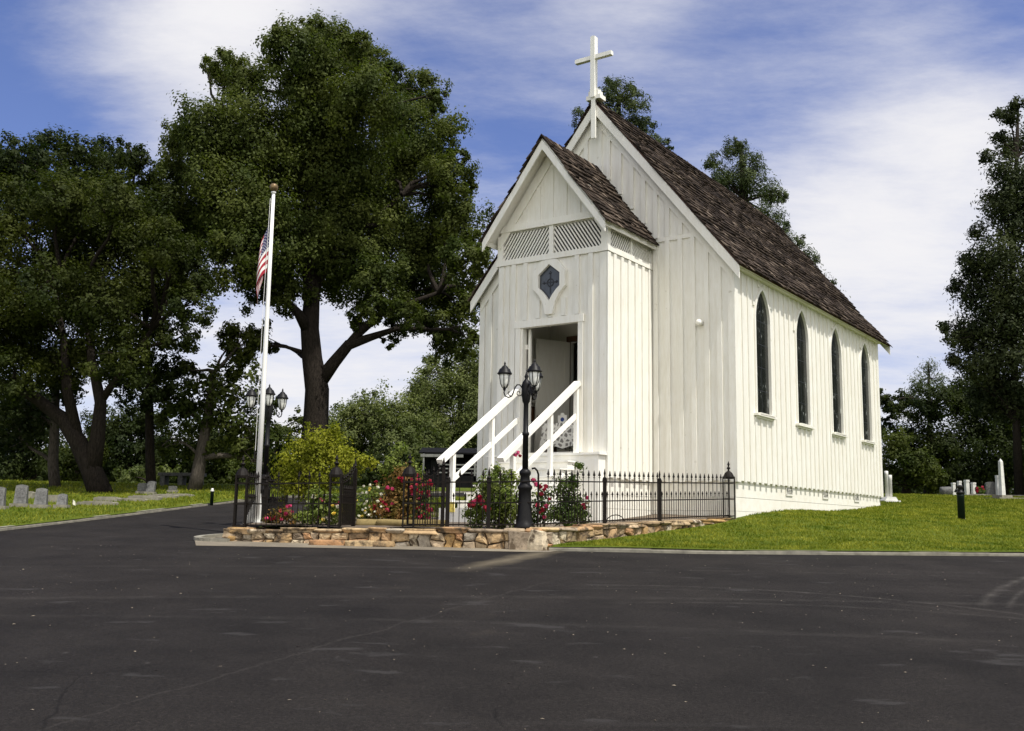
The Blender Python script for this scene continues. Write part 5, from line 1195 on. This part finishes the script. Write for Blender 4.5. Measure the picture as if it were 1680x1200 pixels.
D = 35.5; p = P(1458, 827, D); t = thing('broken_column', 'pair of slim white column stumps on one square base, beside the chapel back corner', 'grave monument', (p.x, D, plane_z(p.x, D)+.065), .2)
b = MB(); b.lathe([(.065, .16), (.058, .9), (.066, .92), (.066, 1.05), (0, 1.06)], (-.05, 0, 0), 12); b.build('column', M['marble'], t, True)
b = MB(); b.lathe([(.06, .16), (.055, .75), (.062, .77), (.062, .92), (0, .93)], (.12, .05, 0), 12); b.build('column', M['marble'], t, True)
b = MB(); b.box(-.30, .30, -.26, .26, -.1, .05); b.prism([(-.24, -.2, .051), (.24, -.2, .051), (.16, -.2, .17), (-.16, -.2, .17)], (0, .4, 0)); b.build('base', M['marble'], t)
b = MB(); b.blob((0, 0, .16), (.22, .16, .2), 4, .1, .4); o = b.build('field_boulder', M['granite'], None, True); D = 44; p = P(1553, 813, D); o.location = (p.x, D, plane_z(p.x, D)+.065); tag(o, 'small rounded grey stone left of the white pillars', 'stone')
bush('grave_flowers', 'little bunch of red flowers between the white pillars and the grey headstone', 43.5, [(1608,808,5),(1605,803,4),(1612,806,4)], 'rose', .12, 1.2, 5, scat(7, 9, [(1602,1614,799,812)], ['red']), cat='flowers', gz=plane_z(0, 43.5)+.1, seed=14, bsize=.07)
D = 25.6; p = P(1578, 857, D); t = thing('standpipe', 'dark green water standpipe with a black tap, standing in the right lawn', 'standpipe', (p.x, D, lawn_z(p.x, D)))
M['dgreen'] = metal('dark_green_paint', (.004, .010, .007), .5)
b = MB(); b.lathe([(.085, -.05), (.085, .55), (.09, .56), (.09, .60), (.07, .61)], n=14); b.build('post', M['dgreen'], t, True)
b = MB(); b.lathe([(.07, .611), (.10, .63), (.10, .67), (.06, .69), (.05, .75), (.075, .77), (.075, .82), (.02, .84)], n=12); b.tube([(0, 0, .72), (-.12, -.03, .72), (-.15, -.03, .66)], .022, 8); b.build('tap', M['iron'], t, True)
b = MB(); b.blob((0, 0, -.02), (.07, .07, .05), 3, .1, .4); b.build('footing', M['concrete'], t)
D = 27.6; p = P(347, 828, D); t = thing('garden_post', 'short dark green post with a pale cap on the left lawn by the kerb', 'post', (p.x, D, plane_z(p.x, D)+.065))
b = MB(); b.lathe([(.045, -.05), (.045, .30), (.05, .31)], n=12); b.build('post', M['dgreen'], t, True)
b = MB(); b.lathe([(.05, .311), (.055, .33), (.03, .36), (.035, .39), (.0, .40)], n=12); b.build('cap', M['marble'], t, True)
D = 24.3; p = P(118, 838, D); t = thing('grave_flag', 'tiny faded flag on a stick stuck in the left lawn', 'flag', (p.x, D, plane_z(p.x, D)+.065))
b = MB(); b.tube([(0, 0, -.05), (.0, 0, .22)], .005, 6); b.build('stick', M['darkwood'], t)
b = MB(); b.add([(0.006, 0, .10), (.07, .02, .06), (.09, -.01, .11), (.05, .015, .17), (.006, 0, .21)], [(0, 1, 2, 3, 4)]); b.add([(.006, 0.003, .10), (.03, .013, .08), (.03, .013, .19), (.006, .003, .21)], [(0, 1, 2, 3)]); b.build('cloth', M['petal_white'], t)
# dark shed with a railed porch, far behind the steps
D = 52; z = plane_z(0, D)+.065; pL, pR = P(692, 800, D).x, P(800, 800, D).x; w = pR-pL; px_ = D/F
t = thing('shed', 'dark shed with a pale railed porch far behind the steps', 'shed', (pL, D, z))
M['shed'] = plain('dark_boards', (.009, .009, .0095), .95, .4, 4); M['shed'].node_tree.nodes['Principled BSDF'].inputs['Specular IOR Level'].default_value = .08; M['greywood'] = plain('weathered_grey_wood', (.20, .20, .19), .8, .3, 6)
b = MB(); b.box(0, w, .9, 4, -.3, 1.75); 
for k in range(12): b.box(w*k/12, w*k/12+.03, .87, .899, 0, 1.75)
b.build('wall', M['shed'], t)
b = MB(); b.box(.35, 1.0, .85, .895, .0, 1.5); b.build('door', M['black'], t)
b = MB(); b.prism([(-.2, 0, 1.78), (w+.2, 0, 1.78), (w+.2, 2, 2.15), (-.2, 2, 2.15)], (0, .0, .08)); b.prism([(-.2, 4.2, 1.78), (w+.2, 4.2, 1.78), (w+.2, 2, 2.15), (-.2, 2, 2.15)], (0, .0, .08)); b.build('roof', M['shed'], t)
for x in (.05, w*.45, w*.8): b = MB(); b.box(x-.04, x+.04, .0, .08, -.1, 1.85); b.build('post', M['greywood'], t)
b = MB(); b.box(-.1, w*.62, -.02, .10, 1.62, 1.76); b.build('porch_beam', M['greywood'], t)
for z_ in (1.25, 1.05, .85): b = MB(); b.box(.85, w, .02, .06, z_-.03, z_+.03); b.build('rail', M['greywood'], t)
b = MB(); b.box(-.1, w, .0, .88, -.2, .70); b.build('porch_base', M['shed'], t)

# ------------------------------------------------------------------ grass blades, litter on the road
def blades(name, poly, n, h, seed, zf, label=None):
    g = np.random.default_rng(seed); x0, x1 = min(p[0] for p in poly), max(p[0] for p in poly); y0, y1 = min(p[1] for p in poly), max(p[1] for p in poly)
    pts = []
    while len(pts) < n:
        x = g.uniform(x0, x1); y = y0+(y1-y0)*g.random()**1.5
        if inside(poly, x, y): pts.append((x, y, zf(x, y)-.01, h*(.6+.9*g.random())*(1+.03*max(0, y-16))))
    p = np.array(pts); m = len(p); a = g.uniform(0, 6.283, m); w = .011*(1+.05*np.maximum(0, p[:, 1]-16)); le = g.normal(size=(m, 2))*.5*p[:, 3:4]
    q = np.zeros((m, 3, 3)); q[:, :, :] = p[:, None, :3]; q[:, 0, 0] -= np.cos(a)*w; q[:, 0, 1] -= np.sin(a)*w; q[:, 1, 0] += np.cos(a)*w; q[:, 1, 1] += np.sin(a)*w; q[:, 2, :2] += le; q[:, 2, 2] += p[:, 3]
    o = arr_mesh(name, q.reshape(-1, 3), 3, M['blade']); tag(o, kind='stuff')
fr_poly = [(.75, 16.55), (3, 16.45), (8.4, 16.9), (11.5, 17.3), (14.5, 25), (22, 43.5), (12, 44), (8.6, 32.5), (4.95, 22.3)]
blades('grass', fr_poly, 95000, .036, 1, lawn_z)
blades('grass', [(-18, 20), (-9.15, 18.6), (-8.6, 22.7), (-8.05, 29), (-7.3, 33), (-5, 37), (-9, 41), (-22, 43), (-22, 30)], 34000, .045, 2, lambda x, y: plane_z(x, y)+.065)
blades('grass', [(-4.2, 22.5), (-1.5, 22.5), (2.5, 27.5), (3, 35), (-2, 33.5), (-4, 29)], 9000, .06, 3, lawn_z)
g = np.random.default_rng(5); V = []
for _ in range(420):
    y = 5.2+11*g.random()**.8; x = g.uniform(-.56, .56)*y; z = plane_z(x, y)+.004; a = g.uniform(0, 6.28); s = .006+.012*g.random()**2; ca, sa = math.cos(a)*s, math.sin(a)*s
    V += [(x-ca, y-sa, z), (x+sa*.5, y-ca*.5, z+.004), (x+ca, y+sa, z+.003*g.random()), (x-sa*.5, y+ca*.5, z+.006*g.random())]
tag(arr_mesh('leaf_litter', np.array(V), 4, plain('dry_leaf_bits', (.30, .25, .18), .9, .5, 3)), kind='stuff')
